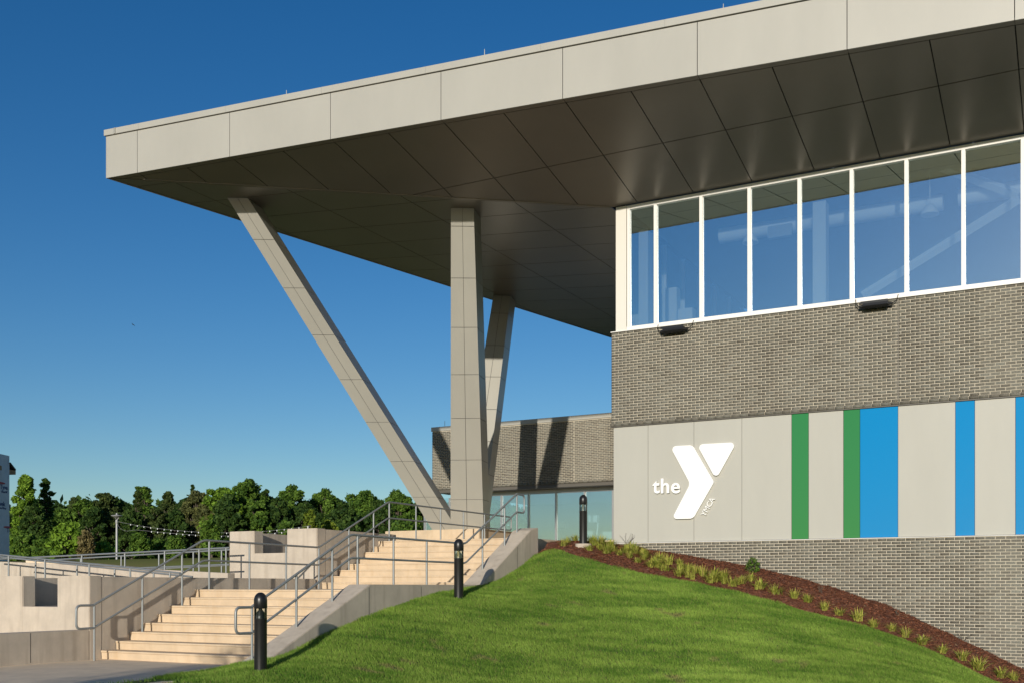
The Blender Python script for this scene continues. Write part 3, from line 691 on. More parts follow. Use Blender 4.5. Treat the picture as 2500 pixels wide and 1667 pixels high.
for A_, B_, zfun, o_ in ((Vector((-12.1, bf(-12.1))), Vector((RE, bf(RE))), zf, 1), (TIP, LE, zl, -1)):
    d_ = (B_ - A_).normalized(); nr = Vector((d_.y, -d_.x))*o_
    cuts = [0, .045, .155, .267, .378, .49, .6, .71, .82, .93, 1]
    for i in range(10):
        P_, Q_ = A_.lerp(B_, cuts[i]), A_.lerp(B_, cuts[i+1])
        if i == 0: P_ = P_ - d_*.035 if o_ == 1 else P_ + d_*.06
        vpanel(P_ + nr*.035, Q_ + nr*.035, zfun, FH + .012, FH + .165, o_, 'coping', th=.4, gap=.0015)
MB().prism([(x, y, zf(TIP.x, y) + FH - .1) for x, y in inset(front, .08)], [(x, y, zf(TIP.x, y) + FH) for x, y in inset(front, .08)]).build('roof_deck', M['joint'], CN)
MB().prism([(x, y, zl(x, y) + FH - .1) for x, y in inset(left, .08)], [(x, y, zl(x, y) + FH) for x, y in inset(left, .08)]).build('roof_deck', M['joint'], CN)
# inner lining so no light leaks through joints
for q_, zfun in ((front, zf), (left, zl)):
    pass

# lightning rods on the roof edge
for x, y0, y1, rl_ in ((699.5, 221, 235, 'slanted column leg'), (1183, 121, 139, 'upright column leg'), (1766, 10, 26, 'ribbon windows')):
    a = at(x, y1, b=-4.6).x; bb = bf(a) + .12; p0 = at(x, y1, b=bb); h = (y1 - y0)*pix(p0)[2]/F
    tag(MB().tube([(p0.x, p0.y, p0.z - .08), (p0.x, p0.y, p0.z + h)], [.012, .008], 8).build('lightning_rod', M['lamp']), 'thin lightning rod on the canopy coping above the ' + rl_, 'lightning rod', 'lightning rods along the canopy edge')
p0 = at(1086, 1041, b=BW + .15)
tag(MB().tube([(p0.x, p0.y, p0.z - .1), (p0.x, p0.y, p0.z + .24)], .01, 8).build('lightning_rod', M['lamp']), 'thin lightning rod standing on the low brick wing roof', 'lightning rod')

# ------------------------------------------------------------------ column of three legs
CB_ = empty('branching_column', (-6.9, 5.0, 3.0), 'three-legged metal clad column spreading from one base up to canopy', 'column')
e1, e2 = Vector((.957, .29)), Vector((-.29, .957))
def quad(p, w, d_, z): 
    p = Vector(p); return [Vector((*p, z)), Vector((*(p + e1*w), z)), Vector((*(p + e1*w + e2*d_), z)), Vector((*(p + e2*d_), z))]
def leg(b_, t_, splits, zt):
    T4 = [Vector((v.x, v.y, HEAD - KL*v.x + .015)) for v in t_]
    cen = sum(b_ + T4, Vector())/8
    mb = MB(); sh = lambda v, c, k: c + (v - c)*k
    cb, ctp = sum(b_, Vector())/4, sum(T4, Vector())/4
    Bc = [sh(v, cb, .965) for v in b_]; Tc = [sh(v, ctp, .955) for v in T4]
    mb.prism(Bc, Tc); lg = mb.build('leg', M['joint'], CB_)
    for fi in range(4):
        A_, B_, C_, D_ = b_[fi], b_[(fi+1) % 4], T4[(fi+1) % 4], T4[fi]
        nrm = (B_ - A_).cross(D_ - A_).normalized()
        if nrm.dot((A_ + C_)/2 - cen) < 0: nrm = -nrm
        nu = 2 if fi in (0, 2) else 1
        bl = lambda u, v: (A_*(1-u) + B_*u)*(1-v) + (D_*(1-u) + C_*u)*v
        for i in range(nu):
            for j in range(len(splits) - 1):
                H_ = (D_ - A_).length; Wd = (B_ - A_).length; gu, gv = .0075/Wd, .009/H_
                u0, u1 = i/nu + (gu if i else 0), (i+1)/nu - (gu if i < nu - 1 else 0); v0, v1 = splits[j] + (gv if j else 0), splits[j+1] - (gv if j < len(splits) - 2 else 0)
                q4 = [bl(u0, v0), bl(u1, v0), bl(u1, v1), bl(u0, v1)]
                o = MB().prism(q4, [v - nrm*.012 for v in q4]).build('cladding_panel', M['panel'], None); o.parent = lg
    return lg
f2 = at(1100, 1294, b=4.25); ZB = f2.z
f1 = at(1057, 1296, b=4.21); f3 = Vector((f2.x - .3, f2.y + .80))
leg(quad(f2.xy, 1.10, .98, ZB), quad((-4.19, -1.02), .62, .82, 0), [0, .114, .254, .394, .533, .674, .814, .953, 1], 0)
leg(quad(f1.xy, .84, .95, ZB), quad((-9.90, -3.32), .60, .95, 0), [0, .119, .24, .368, .5, .631, .763, .893, 1], 0)
leg(quad(f3, .90, .85, ZB), quad((-7.95, 8.02), .62, .95, 0), [0, .1, .23, .365, .5, .64, .777, .92, 1], 0)
pl = at(940, 1306, b=3.6).x; pr = at(1170, 1300, b=3.6).x
tag(MB().box(pl, pr, 3.6, 6.9, TOP - .05, ZB - .002).build('column_plinth', M['step'], bevel=.015), 'low concrete plinth under the three-legged column', 'plinth')

# ------------------------------------------------------------------ wall sign
SG = empty('wall_sign', (2.2, .0, 3.1), 'raised white letter logo sign mounted on the pale panels', 'sign')
def sgp(x, y): v = at(1560 + x*.14665, 1060 + y*.14665, b=-.04); return Vector((v.x, v.z))
def round_poly(pts, rad, n=8):
    out = []; m_ = len(pts)
    for i in range(m_):
        a_, p_, b_ = pts[i-1], pts[i], pts[(i+1) % m_]; u, v = (a_ - p_).normalized(), (b_ - p_).normalized()
        ang = u.angle(v); tl = min(rad[i]/math.tan(ang/2), .48*(a_ - p_).length, .48*(b_ - p_).length)
        A_, B_ = p_ + u*tl, p_ + v*tl; r_ = tl*math.tan(ang/2); c_ = p_ + (u + v).normalized()*(r_/math.sin(ang/2))
        s0 = math.atan2(A_.y - c_.y, A_.x - c_.x); s1 = math.atan2(B_.y - c_.y, B_.x - c_.x); d_ = (s1 - s0 + math.pi) % (2*math.pi) - math.pi
        out += [c_ + Vector((math.cos(s0 + d_*k/n), math.sin(s0 + d_*k/n)))*r_ for k in range(n+1)]
    return out
M['sign'] = mat('sign_white', (.88, .87, .84), .35)
chev = round_poly([sgp(*q) for q in ((520, 195), (895, 175), (1252, 788), (903, 1398), (548, 1406), (853, 818))], [.09, .16, .09, .17, .08, .16])
trib = round_poly([sgp(*q) for q in ((965, 163), (1628, 127), (1283, 745))], [.09, .09, .09])
for pl, nm in ((chev, 'logo_chevron'), (trib, 'logo_triangle')):
    if area([(v.x, v.y) for v in pl]) < 0: pl = pl[::-1]
    MB().prism([(v.x, .018, v.y) for v in pl], [(v.x, -.055, v.y) for v in pl]).build(nm, M['sign'], SG)
def text(body, origin, size, dirv, upv, depth, matl, parent, bold=.0, name='letters', spacing=1.):
    cu = bpy.data.curves.new('t', 'FONT'); cu.body = body; cu.size = size; cu.extrude = depth/2; cu.offset = bold; cu.space_character = spacing
    t = bpy.data.objects.new('t', cu); COL.objects.link(t)
    bpy.context.view_layer.update()
    me = bpy.data.meshes.new_from_object(t.evaluated_get(bpy.context.evaluated_depsgraph_get()))
    bpy.data.objects.remove(t); bpy.data.curves.remove(cu)
    x = Vector(dirv).normalized(); y = Vector(upv).normalized(); z = x.cross(y)
    me.transform(Matrix(((x.x, y.x, z.x, origin[0]), (x.y, y.y, z.y, origin[1]), (x.z, y.z, z.z, origin[2]), (0, 0, 0, 1))))
    me.materials.clear(); me.materials.append(matl); me.name = name
    o = bpy.data.objects.new(name, me); o['_world'] = 1; put(o, parent); del o['_world']
    return o
a0, a1 = sgp(238, 975), sgp(685, 970); hh = sgp(400, 722).y - sgp(400, 970).y
adv = 0
xs_ = [238, 365, 537]
for ch, x in zip('the', (232, 352, 528)):
    q = sgp(x, 972); text(ch, (q.x, -.02, q.y), hh/.72, (1, 0, 0), (0, 0, 1), .05, M['sign'], SG, .010, 'letter')
A_, B_ = sgp(1096, 1372), sgp(1262, 1082); dv = (B_ - A_); ln = dv.length; dv.normalize(); uv = Vector((-dv.y, dv.x))
sz = .19; adv = 0
for ch, w in zip('YMCA', (.62, .80, .66, .62)):
    q = A_ + dv*(adv*ln/2.70); text(ch, (q.x, -.02, q.y), sz, (dv.x, 0, dv.y), (uv.x, 0, uv.y), .045, M['sign'], SG, .0, 'letter'); adv += w

# ------------------------------------------------------------------ floodlights under the sill
def flood(x, y, lab):
    q = at(x, y, b=-.15); r = empty('floodlight', (q.x, -.1, q.z), lab, 'floodlight', 'linear floodlights under the window ribbon')
    c = MB(); w = .27
    prof = [(-.06, .055), (.05, .075), (.075, .04), (.05, -.06), (-.03, -.075), (-.075, -.02)]
    c.prism([(q.x - w, -.17 + u, q.z + v) for u, v in prof], [(q.x + w, -.17 + u, q.z + v) for u, v in prof]); c.build('housing', M['black'], r, bevel=.006)
    for s in (-1, 1):
        MB().tube([(q.x + s*(w - .02), -.15, q.z), (q.x + s*(w + .09), -.15, q.z - .01)], .035, 12).build('end_knuckle', M['black'], r, smooth='angle')
        MB().tube(rounded([(q.x + s*(w + .08), -.15, q.z), (q.x + s*(w + .17), -.1, q.z + .06), (q.x + s*(w + .19), -.02, q.z + .2), (q.x + s*(w + .19), .0, q.z + .21)], .08), .009, 8).build('cable', M['black'], r, smooth='angle')
        MB().box(q.x + s*(w - .1) - .03, q.x + s*(w - .1) + .03, -.12, .0, q.z - .05, q.z - .01).build('bracket', M['black'], r)
    MB().box(q.x - w - .05, q.x + w - .0, -.235, -.23, q.z + .04, q.z + .09).build('visor', M['black'], r)
flood(1645, 806, 'black linear floodlight under the sill beside the corner pier'); flood(2138, 745, 'black linear floodlight under the sill next to wall control joint')

# ------------------------------------------------------------------ bollards
def bollard(loc, lab):
    r = empty('bollard_light', loc, lab, 'bollard', 'black bollard lights on the slope'); ROOT[r.name] = Vector((0, 0, 0))
    R = .098
    def b(mb, nm, m): o = mb.build(nm, M[m], None, smooth='angle'); o.parent = r; return o
    b(MB().lathe([(R, -.12), (R, .80), (R + .002, .805), (R + .002, .815)], 28), 'shaft', 'black')
    b(MB().lathe([(R - .006, .815), (R - .006, .87), (.03, .945), (.03, .97)], 24), 'reflector_cone', 'black')
    b(MB().lathe([(R, .816), (R, .965), (R - .004, .965), (R - .004, .816)], 28), 'clear_lens', 'clear')
    b(MB().lathe([(R, .967), (R + .004, .972), (R + .004, 1.09)] + [((R + .004)*math.cos(t), 1.09 + (R + .008)*1.2*math.sin(t)) for t in [k*math.pi/16 for k in range(1, 8)]] + [(.004, 1.09 + .122)], 28), 'dome_cap', 'black')
    return r
bol = bollard((-.584, -12.527, float(lawn_z(-.584, -12.527))), 'black dome-topped bollard light on grass at the foot of the steps')
copy_tree(bol, (-.737, -6.35, float(lawn_z(-.737, -6.35))), 0, 'black dome-topped bollard light on grass beside the stair landing')
zb = mulch_z(-.33, -1.05) + .07
copy_tree(bol, (-.328, -1.046, zb), 0, 'black dome-topped bollard light on round concrete footing in the mulch')
tag(MB().lathe([(.2, -.3), (.2, -.012), (.188, 0)], 28, (-.328, -1.046, zb)).build('bollard_footing', M['concrete'], smooth='angle'), 'round concrete footing under the bollard in the mulch', 'footing')

# ------------------------------------------------------------------ plants
def tuft_mesh(seed, nb=85, h=.27, spread=.36, c0=(.19, .27, .03), c1=(.64, .60, .13)):
    g_ = np.random.default_rng(seed); V = []; Fc = []; T = []
    for k in range(nb):
        an = g_.uniform(0, 6.283); ln = h*g_.uniform(.6, 1.15); out = spread*g_.uniform(.15, 1.1); w = g_.uniform(.005, .009)
        bx, by = g_.normal(0, .035, 2); t_ = g_.random(); col = np.array(c0)*(1-t_) + np.array(c1)*t_
        if g_.random() < .08: col = np.array([.42, .33, .14])
        d_ = np.array([math.cos(an), math.sin(an)]); s_ = np.array([-d_[1], d_[0]])
        base = len(V)
        for q, ww_ in ((0, 1), (.35, 1), (.7, .75), (1, .12)):
            r_ = out*q**1.6; z = ln*(q - .5*q*q*(out/spread))
            for sg in (-1, 1): V.append((bx + d_[0]*r_ + s_[0]*w*ww_*sg, by + d_[1]*r_ + s_[1]*w*ww_*sg, z - .01)); T.append(col*(.75 + .35*q))
        for j in range(3): Fc.append((base + 2*j, base + 2*j+1, base + 2*j+3, base + 2*j+2))
    return np.array(V), np.array(Fc), np.array(T)
TM = []
for s_ in range(7):
    V, Fc, T = tuft_mesh(40 + s_); o = np_mesh('border_plant', V, Fc, M['blade'], T, face_n=4); TM.append(o.data); bpy.data.objects.remove(o)
def tuft(a, b, sc, lab, grp):
    o = bpy.data.objects.new('border_plant', random.choice(TM)); COL.objects.link(o)
    o.location = (a, b, mulch_z(a, b)); o.rotation_euler = (0, 0, random.uniform(0, 6.28)); o.scale = (sc, sc, sc*random.uniform(.9, 1.15)); tag(o, lab, 'plant', grp)
def at_mulch(x, y):
    best = None
    for b in np.linspace(-1.7, -.1, 60):
        q = at(x, y, b=b); e = abs(q.z - mulch_z(q.x, b))
        if best is None or e < best[0]: best = (e, q.x, b)
    return best[1], best[2]
k8 = 1200/2352
for x, y in ((1045, 335), (1085, 375), (1162, 400), (1250, 420), (1315, 440), (1395, 475), (1470, 500), (1555, 525), (1630, 555), (1720, 575), (1785, 605), (1865, 640), (1960, 680), (2055, 715), (2130, 760), (2240, 800), (2300, 812)):
    a, b = at_mulch(1300 + x*k8, 1250 + y*k8 - 4); tuft(a, b, random.uniform(.8, 1.35), 'yellow-green strappy clump standing singly in the mulch down the slope', 'spaced grass clumps in the mulch')
cl = [(340, 165), (375, 200), (365, 180), (420, 215), (445, 195), (480, 225), (470, 185), (520, 245), (545, 215), (560, 265), (590, 235), (615, 265), (640, 285), (660, 250), (690, 300), (720, 270), (745, 315), (780, 325), (765, 290), (815, 310), (850, 335), (870, 315), (905, 325), (930, 340), (965, 345), (990, 335), (500, 205), (535, 235), (600, 270), (700, 255)]
for x, y in cl + [(x + 14, y + 6) for x, y in cl[::2]]:
    a, b = at_mulch(1300 + x*k8, 1250 + y*k8 - 3); tuft(a + random.uniform(-.1, .1), b + random.uniform(-.12, .05), random.uniform(.65, 1.15), 'yellow-green strappy clump in the dense row below the sign panels', 'dense row of grass clumps')
for x, y in ((150, 165), (170, 150), (205, 140), (270, 185), (300, 160), (285, 150), (320, 172)):
    a, b = at_mulch(1300 + x*k8, 1250 + y*k8 - 2); tuft(a, b, random.uniform(.8, 1.0), 'green strappy clump around the bollard footing in the mulch', 'grass clumps by the bollard footing')

LEAF = {}
def leaf_cloud(g_, centers, radii, n, size, col0, col1, flat=.0, shell=.55):
    """leaf faces spread through clumps; returns verts, tint"""
    k = g_.integers(0, len(centers), n); C_, R_ = centers[k], radii[k]
    d_ = g_.normal(size=(n, 3)); d_ /= np.linalg.norm(d_, axis=1, keepdims=True)
    r_ = (shell + (1 - shell)*g_.random((n, 1)))*g_.random((n, 1))**.15*np.where(g_.random((n, 1)) < .12, g_.uniform(1, 1.22, (n, 1)), 1)
    p_ = C_ + d_*R_*r_
    nr = d_*.45 + g_.normal(size=(n, 3))*.9 + np.array([0, 0, .35]); nr /= np.linalg.norm(nr, axis=1, keepdims=True)
    u = np.cross(nr, g_.normal(size=(n, 3))); u /= np.linalg.norm(u, axis=1, keepdims=True); v = np.cross(nr, u)
    s_ = size*g_.uniform(.55, 1.3, (n, 1)); a_ = s_*g_.uniform(.45, .75, (n, 1))
    V = np.stack([p_ - u*s_, p_ - v*a_*.9 + nr*s_*.12, p_ + u*s_, p_ + v*a_ - nr*s_*.1], 1)
    t = np.clip(g_.normal(.45, .34, (n, 1)) + (k[:, None] % 5 - 2)*.11, 0, 1)
    col = np.array(col0)*(1 - t) + np.array(col1)*t
    return V.reshape(-1, 3), np.repeat(col, 4, 0)
PAL = {'bright': ((.075, .15, .015), (.25, .40, .04)), 'mid': ((.045, .10, .014), (.17, .28, .038)), 'dark': ((.022, .055, .012), (.085, .145, .026)),
       'pine': ((.03, .058, .014), (.105, .14, .036)), 'tan': ((.075, .09, .03), (.19, .20, .065)), 'yellow': ((.10, .15, .015), (.26, .32, .035)), 'rust': ((.13, .11, .045), (.27, .22, .09))}
def tree(name, lab, base, H, R, form, pal, n, seed, size=.32, group=None, low=.22):
    g_ = np.random.default_rng(seed); root = empty(name, base, lab, 'tree' if H > 3 else 'shrub', group)
    bx, by, bz = base; tr = MB(); lean = g_.normal(0, .03*H, 2)
    top = Vector((bx + lean[0], by + lean[1], bz + H*.86)); r0 = .018*H + .02
    pts = [Vector((bx, by, bz - .1)).lerp(top, t) + Vector((*g_.normal(0, .012*H, 2), 0))*(1 if 0 < t < 1 else 0) for t in (0, .2, .4, .6, .8, 1)]
    tr.tube(pts, [r0*(1.15 - t) for t in (0, .2, .4, .6, .8, 1)], 7)
    nc = 64 if form != 'cone' else 44
    cs, rs = [], []
    for i in range(nc):
        if form == 'cone':
            t = (i + .5)/nc; z = low + (1 - low)*t; rad = R*(1.05 - t)**.7*g_.uniform(.45, .9); an = i*2.4; rr_ = max(.2*R, R*(1.15 - t)*.46); cc = (rad*math.cos(an), rad*math.sin(an), z*H - rr_*.4); q = (rr_, rr_, rr_*.8)
        elif form == 'pine':
            t = g_.random(); z = .45 + .5*t; rad = R*g_.uniform(.1, .95)*(1.05 - .6*t); an = g_.uniform(0, 6.28); rr_ = R*g_.uniform(.22, .38); cc = (rad*math.cos(an), rad*math.sin(an), z*H); q = (rr_, rr_, rr_*.55)
        else:
            an = i*2.4 + g_.uniform(-.3, .3); ph = math.acos(1 - 1.55*(i + .5)/nc); env = R*g_.uniform(.5, .95)
            hz = H*(1 - low)/2
            cc = (env*math.sin(ph)*math.cos(an), env*math.sin(ph)*math.sin(an), H*low + hz*.92 + hz*.78*math.cos(ph)*g_.uniform(.85, 1.08)); rr_ = R*g_.uniform(.13, .34); q = (rr_, rr_, rr_*.75)
        cs.append((bx + cc[0] + lean[0]*cc[2]/H, by + cc[1] + lean[1]*cc[2]/H, bz + cc[2])); rs.append(q)
        if i % 2 == 0:
            h_ = max(.25, (cc[2]/H)*.72); a_ = Vector((bx, by, bz)).lerp(top, min(.95, h_)); b_ = Vector(cs[-1])
            tr.tube([a_, a_.lerp(b_, .5) + Vector((0, 0, .03*H)), b_], [r0*.42, r0*.28, r0*.12], 5)
    tr.build('trunk', M['bark'], root, smooth=True)
    V, T = leaf_cloud(g_, np.array(cs), np.array(rs), n, size, *PAL[pal])
    np_mesh('crown', V, np.arange(len(V)).reshape(-1, 4), M['leaf'], T, parent=root, face_n=4)
    return root
GZF = 2.4
def plant_tree(x, ytop, hw, d, form, pal, lab, seed, n=5200, name='tree', group='trees of the woodland edge', size=.34, low=.2):
    q = at(x, ytop, d=d); H = (q.z - GZF)*(1.0 if form == 'cone' else 1.07); tree(name, lab, (q.x, q.y, GZF), H, hw*d/F, form, pal, n, seed, size, group, low)
row = [(66, 1158, 50, 108, 'cone', 'bright', 'tall bright green tree rising next to the wrapped house'), (126, 1168, 30, 112, 'cone', 'dark', 'pointed dark green tree beside the tall bright one'),
       (168, 1212, 30, 118, 'cone', 'pine', 'small pointed pine in the dip of the treeline'), (205, 1200, 30, 112, 'dome', 'mid', 'rounded mid green tree left of the park lamp'),
       (252, 1210, 36, 116, 'pine', 'pine', 'olive pine directly above the park lamp'), (296, 1214, 30, 118, 'dome', 'dark', 'dark rounded tree over the string lights'),
       (331, 1196, 24, 114, 'cone', 'pine', 'slim dark pine with pointed top above string lights'), (358, 1194, 26, 120, 'pine', 'mid', 'thin-topped pine with open crown next to slim pine'),
       (398, 1200, 34, 112, 'cone', 'pine', 'broad olive pine over the middle of the string lights'), (440, 1214, 34, 120, 'dome', 'dark', 'low dark tree between the pine and the tan tree'),
       (478, 1190, 36, 112, 'dome', 'tan', 'tan-tinged tree left of the big oak'), (476, 1182, 10, 122, 'cone', 'dark', 'narrow dark spire poking above the tan tree'),
       (540, 1172, 44, 108, 'dome', 'bright', 'bright green oak with the largest lit crown'), (592, 1164, 46, 113, 'dome', 'mid', 'big dome-shaped oak at the top of the treeline'),
       (650, 1186, 34, 118, 'dome', 'dark', 'shaded oak right of the dome-shaped oak'), (712, 1176, 40, 112, 'dome', 'mid', 'open-branched oak behind the tall notched wall'),
       (795, 1190, 44, 116, 'dome', 'mid', 'round-headed oak with gaps left of the railing bend'), (885, 1190, 52, 110, 'dome', 'mid', 'wide umbrella-crowned oak behind the upper railing'),
       (972, 1193, 46, 114, 'dome', 'mid', 'oak crown touching the slanted column leg'), (1040, 1215, 44, 116, 'dome', 'dark', 'dark oak partly hidden behind the slanted column leg')]
for i, (x, y, hw, d, fo, pa_, lab_) in enumerate(row): plant_tree(x, y, hw*1.2, d, fo, pa_, lab_, 100 + i, n=19000 if hw > 33 else 11000, low=.06 if fo == 'cone' else .14, size=.165)
fill = [(96, 1222, 34, 'dark', 'left of the park lamp by the pointed dark tree'), (150, 1232, 30, 'mid', 'below the small pointed pine'), (232, 1228, 32, 'dark', 'just left of the park lamp dish'), (275, 1236, 30, 'pine', 'right behind the park lamp pole'),
        (322, 1232, 32, 'dark', 'below the slim pine'), (372, 1228, 30, 'pine', 'below the thin-topped pine'), (425, 1232, 34, 'dark', 'below the broad olive pine'), (512, 1205, 36, 'tan', 'between the tan tree and bright oak'),
        (566, 1196, 38, 'dark', 'between the bright oak and dome oak'), (630, 1205, 36, 'mid', 'at the foot of the dome oak'), (682, 1206, 34, 'dark', 'left of the open-branched oak'), (752, 1210, 38, 'dark', 'right of the open-branched oak'),
        (840, 1212, 38, 'dark', 'left of the umbrella-crowned oak'), (930, 1210, 38, 'dark', 'right of the umbrella-crowned oak')]
for i, (x, y, hw, pa_, lab_) in enumerate(fill): plant_tree(x, y, hw*1.15, 103 + (i % 4)*1.7, 'dome', pa_, 'lower leafy tree ' + lab_, 400 + i, n=8000, size=.2, low=.04, group='lower trees of the wood edge')
for i in range(21):      # shaded second rank
    x = -60 + i*68; plant_tree(x, 1212 + 9*math.sin(i*2.3), 58, 132 + (i % 3)*3, 'dome', 'dark', 'dark tree of the second rank filling gaps in the treeline', 200 + i, n=5200, group='second rank of woodland trees', size=.42, low=.02)
und = [(165, 1268, 46, 84, 'bright', 'bright yellow-green young tree in front of the wood'), (120, 1300, 40, 88, 'mid', 'low green bush at the foot of the tall bright tree'), (212, 1288, 20, 82, 'rust', 'rusty tan young tree next to the bright one'),
       (345, 1290, 28, 90, 'mid', 'green sapling thicket under the string lights'), (430, 1300, 26, 92, 'mid', 'leafy sapling thicket left of the young planted tree'), (250, 1320, 34, 88, 'bright', 'low bright undergrowth by the lamp foot'),
       (517, 1262, 24, 60, 'mid', 'slender young planted tree on the field behind the railing'), (755, 1232, 20, 92, 'yellow', 'yellow-green sapling behind the tall notched wall'), (800, 1258, 22, 96, 'yellow', 'small yellow-leaved sapling near the bare stems'), (700, 1262, 26, 96, 'mid', 'leafy bush just above the tall notched wall'),
       (60, 1290, 30, 92, 'mid', 'green bush beside the wrapped house'), (385, 1310, 30, 94, 'mid', 'green bush below the string lights'), (860, 1265, 40, 100, 'dark', 'dark bush under the umbrella-crowned oak'), (980, 1262, 46, 98, 'mid', 'green bush at the foot of the slanted column leg')]
for i, (x, y, hw, d, pa_, lab_) in enumerate(und): plant_tree(x, y, hw, d, 'dome', pa_, lab_, 300 + i, n=2600, name='young_tree', group='young trees and bushes before the wood', size=.2, low=.05)
# far wood closing the view between the trunks
g_ = np.random.default_rng(77); n = 60; cc = np.array([[*at(-150 + 1350*k/n, 1260 + 14*math.sin(k*1.7), d=150)] for k in range(n)]); cc[:, 2] -= 3
V, T = leaf_cloud(g_, np.repeat(cc, 2, 0) + g_.normal(0, 1.2, (2*n, 3)), np.tile([[4.2, 3., 4.2]], (2*n, 1)), 16000, .6, *PAL['dark'])
tag(np_mesh('far_wood', V, np.arange(len(V)).reshape(-1, 4), M['leaf'], T, face_n=4), 'distant dark wood closing the gaps between trunks', 'wood', kind='stuff')

# sparse young street tree behind the viewpoint: its thin shade falls on the walkway and the lowest steps
tree('street_tree', 'sparse young street tree shading the walkway and lowest steps', (3.4, -35.2, -.3), 6.6, 1.0, 'dome', 'mid', 260, 640, .07, None, .62)

# holly shrub and bare plants in the mulch
a, b = at_mulch(1837, 1394); tree('holly_shrub', 'small dark green holly shrub in the mulch by the brick wall', (a, b, mulch_z(a, b)), .40, .19, 'dome', 'mid', 700, 501, .022, None, -.45)
def twig(x, y, h, lab, seed):
    g_ = random.Random(seed); a, b = at_mulch(x, y); z = mulch_z(a, b); m = MB()
    for k in range(6):
        p_ = Vector((a, b, z - .02)); d_ = Vector((g_.uniform(-.5, .5), g_.uniform(-.5, .5), 1)).normalized(); pts = [p_]
        for s_ in range(4): p_ = p_ + d_*h/4; d_ = (d_ + Vector((g_.uniform(-.4, .4), g_.uniform(-.4, .4), 0))).normalized(); pts.append(p_)
        m.tube(pts, [.005, .0045, .004, .003, .002], 5)
        for s_ in range(1, 5): m.add([pts[s_] + Vector((g_.uniform(-.02, .02), g_.uniform(-.02, .02), g_.uniform(-.01, .02))) for _ in range(3)], [(0, 1, 2)])
    tag(m.build('bare_shrub', M['bark']), lab, 'shrub')
twig(1530, 1322, .38, 'leafless twiggy shrub in front of the leftmost pale panel', 1); twig(2003, 1447, .22, 'wilted brown shrub above the spaced grass clumps mid slope', 2)
twig(2190, 1500, .16, 'tiny withered shrub low in the mulch bed', 3); twig(2352, 1567, .25, 'withered brown shrub near the bottom of the mulch slope', 4)

# ------------------------------------------------------------------ lamp, string lights, house, bird
q = at(285, 1258, d=75); LPm = empty('park_lamp', (q.x, q.y, GZF), 'pale park lamp post with upturned dish top at the woods', 'lamp post')
MB().lathe([(.13, 0), (.10, .1), (.085, .2), (.07, q.z - GZF - .55)], 14, (q.x, q.y, GZF)).build('pole', M['lamp'], LPm, smooth='angle')
MB().lathe([(.07, -.55), (.09, -.5), (.09, -.3), (.04, -.28)], 14, (q.x, q.y, q.z)).build('collar', M['lamp'], LPm, smooth='angle')
for k in range(3):
    t = k*2.094 + .5; MB().tube([(q.x, q.y, q.z - .3), (q.x + .16*math.cos(t), q.y + .16*math.sin(t), q.z - .12)], .018, 6).build('strut', M['lamp'], LPm)
MB().lathe([(.12, -.14), (.30, -.06), (.385, .0), (.37, .03), (.1, .06), (.06, .1), (.06, .17), (.02, .19)], 22, (q.x, q.y, q.z)).build('dish_shade', M['lamp'], LPm, smooth='angle')
def string(pts, d0, d1, lab, first):
    P_ = [at(x, y, d=d0 + (d1 - d0)*(x - pts[0][0])/(pts[-1][0] - pts[0][0])) for x, y in pts]
    r = empty('string_lights', P_[0], lab, 'string lights', 'strings of bulbs over the field')
    path = rounded(P_, 2., 5); MB().tube(path, .007, 5).build('wire', M['lamp'], r)
    L_ = [0.]; 
    for i in range(1, len(path)): L_.append(L_[-1] + (Vector(path[i]) - Vector(path[i-1])).length)
    n = int(L_[-1]/.56); bm0 = MB().lathe([(.01, .02), (.025, -.02), (.034, -.05), (.024, -.075), (.008, -.085)], 8); me = None
    for k in range(first, n):
        s_ = k*.56; i = max(1, int(np.searchsorted(L_, s_))); t = (s_ - L_[i-1])/max(1e-6, L_[i] - L_[i-1]); c_ = Vector(path[i-1]).lerp(Vector(path[i]), t)
        o = bpy.data.objects.new('bulb', me) if me else bm0.build('bulb', M['bulb'], None)
        if me is None: me = o.data
        else: COL.objects.link(o)
        o.location = c_; o.parent = r; o.matrix_parent_inverse = Matrix.Translation(-P_[0])
string([(287, 1272), (330, 1281), (400, 1291), (480, 1298), (560, 1300), (640, 1297), (720, 1288), (760, 1282)], 75, 70, 'upper string of white bulbs hung from the park lamp', 2)
string([(286, 1276), (292, 1288), (306, 1296), (330, 1292), (420, 1301), (520, 1308), (620, 1306), (745, 1292)], 75, 68, 'lower string of white bulbs looping off the park lamp', 6)
qe = at(752, 1283, d=69); tag(MB().tube([(qe.x, qe.y, GZF), (qe.x, qe.y, qe.z)], .06, 8).build('string_light_post', M['lamp']), 'slim post holding string lights behind the tall notched wall', 'post')
# wrapped house at the left edge; its face is seen at a slant
cr = lambda X, Y: Vector((CA + X*ct - Y*st, CB + X*st + Y*ct, 0))     # camera ground axes -> world
E0 = Vector(((23 - CX)/F*50, 50)); fdv = Vector((-.16, -.987)).normalized(); fnr = Vector((-fdv.y, fdv.x))
if fnr.x < 0: fnr = -fnr
hz0, hz1 = 2.0, at(23, 1112, d=50).z
HS = empty('unfinished_house', (*cr(*E0).xy, GZF), 'unfinished house wrapped in printed white sheeting at the wood edge', 'house')
def hp(s_, o_, z): p2 = E0 + fdv*s_ + fnr*o_; v = cr(p2.x, p2.y); return Vector((v.x, v.y, z))
MB().prism([hp(0, 0, hz0), hp(6, 0, hz0), hp(6, -5, hz0), hp(0, -5, hz0)], [hp(0, 0, hz1), hp(6, 0, hz1 + .1), hp(6, -5, hz1 + .1), hp(0, -5, hz1)]).build('wrapped_wall', M['wrap'], HS)
ez = at(28, 1150, d=50).z
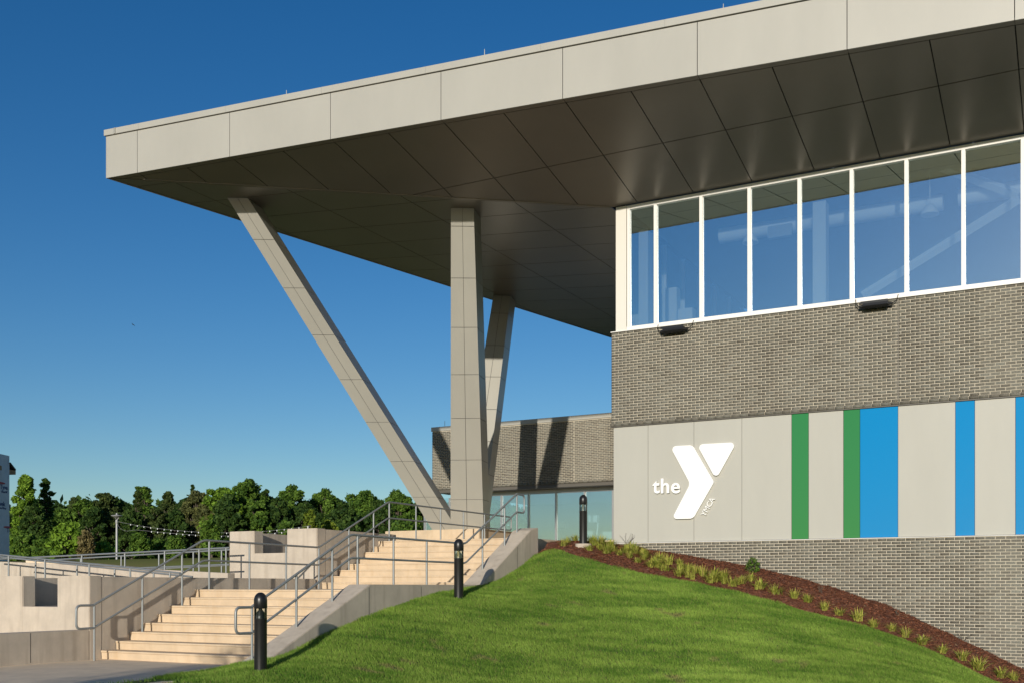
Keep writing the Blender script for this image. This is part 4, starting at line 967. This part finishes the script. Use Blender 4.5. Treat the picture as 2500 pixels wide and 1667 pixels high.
MB().prism([hp(-.5, .0, ez + .1), hp(-.02, .05, ez + .35), hp(-.02, -4, ez + .35), hp(-.5, -4, ez + .1)], [hp(-.5, .0, ez + .16), hp(-.02, .05, ez + .43), hp(-.02, -4, ez + .43), hp(-.5, -4, ez + .16)]).build('eave', M['shingle'], HS)
MB().prism([hp(-.48, 0, ez - .1), hp(-.02, 0, ez - .1), hp(-.02, -4, ez - .1), hp(-.48, -4, ez - .1)], [hp(-.48, 0, ez + .09), hp(-.02, 0, ez + .09), hp(-.02, -4, ez + .09), hp(-.48, -4, ez + .09)]).build('eave_board', M['lumber'], HS)
MB().prism([hp(1.0, .01, ez - .05), hp(6, .01, ez - .05), hp(6, .3, ez - .05), hp(1.0, .3, ez - .05)], [hp(1.0, .01, ez + .15), hp(6, .01, ez + .15), hp(6, .3, ez + .15), hp(1.0, .3, ez + .15)]).build('eave_board', M['lumber'], HS)
td = hp(0, 0, 0) - hp(1, 0, 0)
for body, x, y, size in (('Tyve', 0, 1192, .30), ('HomeW', 3, 1201, .13), ('Tyvek', -11, 1232, .30), ('HomeWrap', -4, 1240, .12), ('T', 16, 1298, .30), ('Tyvek', -27, 1124, .30), ('HomeWrap', -20, 1133, .12)):
    r = ray(x, y); X = (x - CX)/F    # slide along the face to the pixel column
    s_ = (E0.x - X*E0.y)/(X*fdv.y - fdv.x); o3 = hp(s_, .006, at(x, y, d=E0.y + fdv.y*s_).z)
    text(body, o3, size, td, (0, 0, 1), .004, M['navy'], HS, .006, 'print', .95)
for x, y in ((3, 1178), (18, 1286)):
    X = (x - CX)/F; s_ = (E0.x - X*E0.y)/(X*fdv.y - fdv.x); zc = at(x, y, d=E0.y + fdv.y*s_).z
    m = [hp(s_ + .3*math.cos(t), .006, zc + .05*math.sin(t)) for t in [k*math.pi/8 for k in range(16)]]
    MB().add(m, [tuple(range(16))]).build('print', M['red'], HS)
q = at(325, 793, d=90)
wv = [(x*.62, y*.62, z*.62) for x, y, z in [(-.35, 0, .10), (-.17, .04, .05), (0, .06, 0), (.17, .04, .02), (.36, 0, -.08), (.17, -.05, .02), (.05, -.08, 0), (0, -.26, -.01), (-.05, -.08, 0), (-.17, -.05, .05)]]
bd = MB().add([(x, y, z + .012) for x, y, z in wv] + [(x, y, z - .012) for x, y, z in wv], [tuple(range(10)), tuple(range(10, 20))[::-1]] + [(i, 10 + i, 10 + (i+1) % 10, (i+1) % 10) for i in range(10)])
bd.tube([(0, -.1, 0), (0, 0, -.01), (0, .08, 0), (0, .13, .005)], [.012, .03, .024, .006], 8)
o = tag(bd.build('bird', M['bird'], smooth=False), 'small dark bird gliding in the open sky', 'bird'); o.location = q; o.rotation_euler = (.5, .15, TH + 1.2)
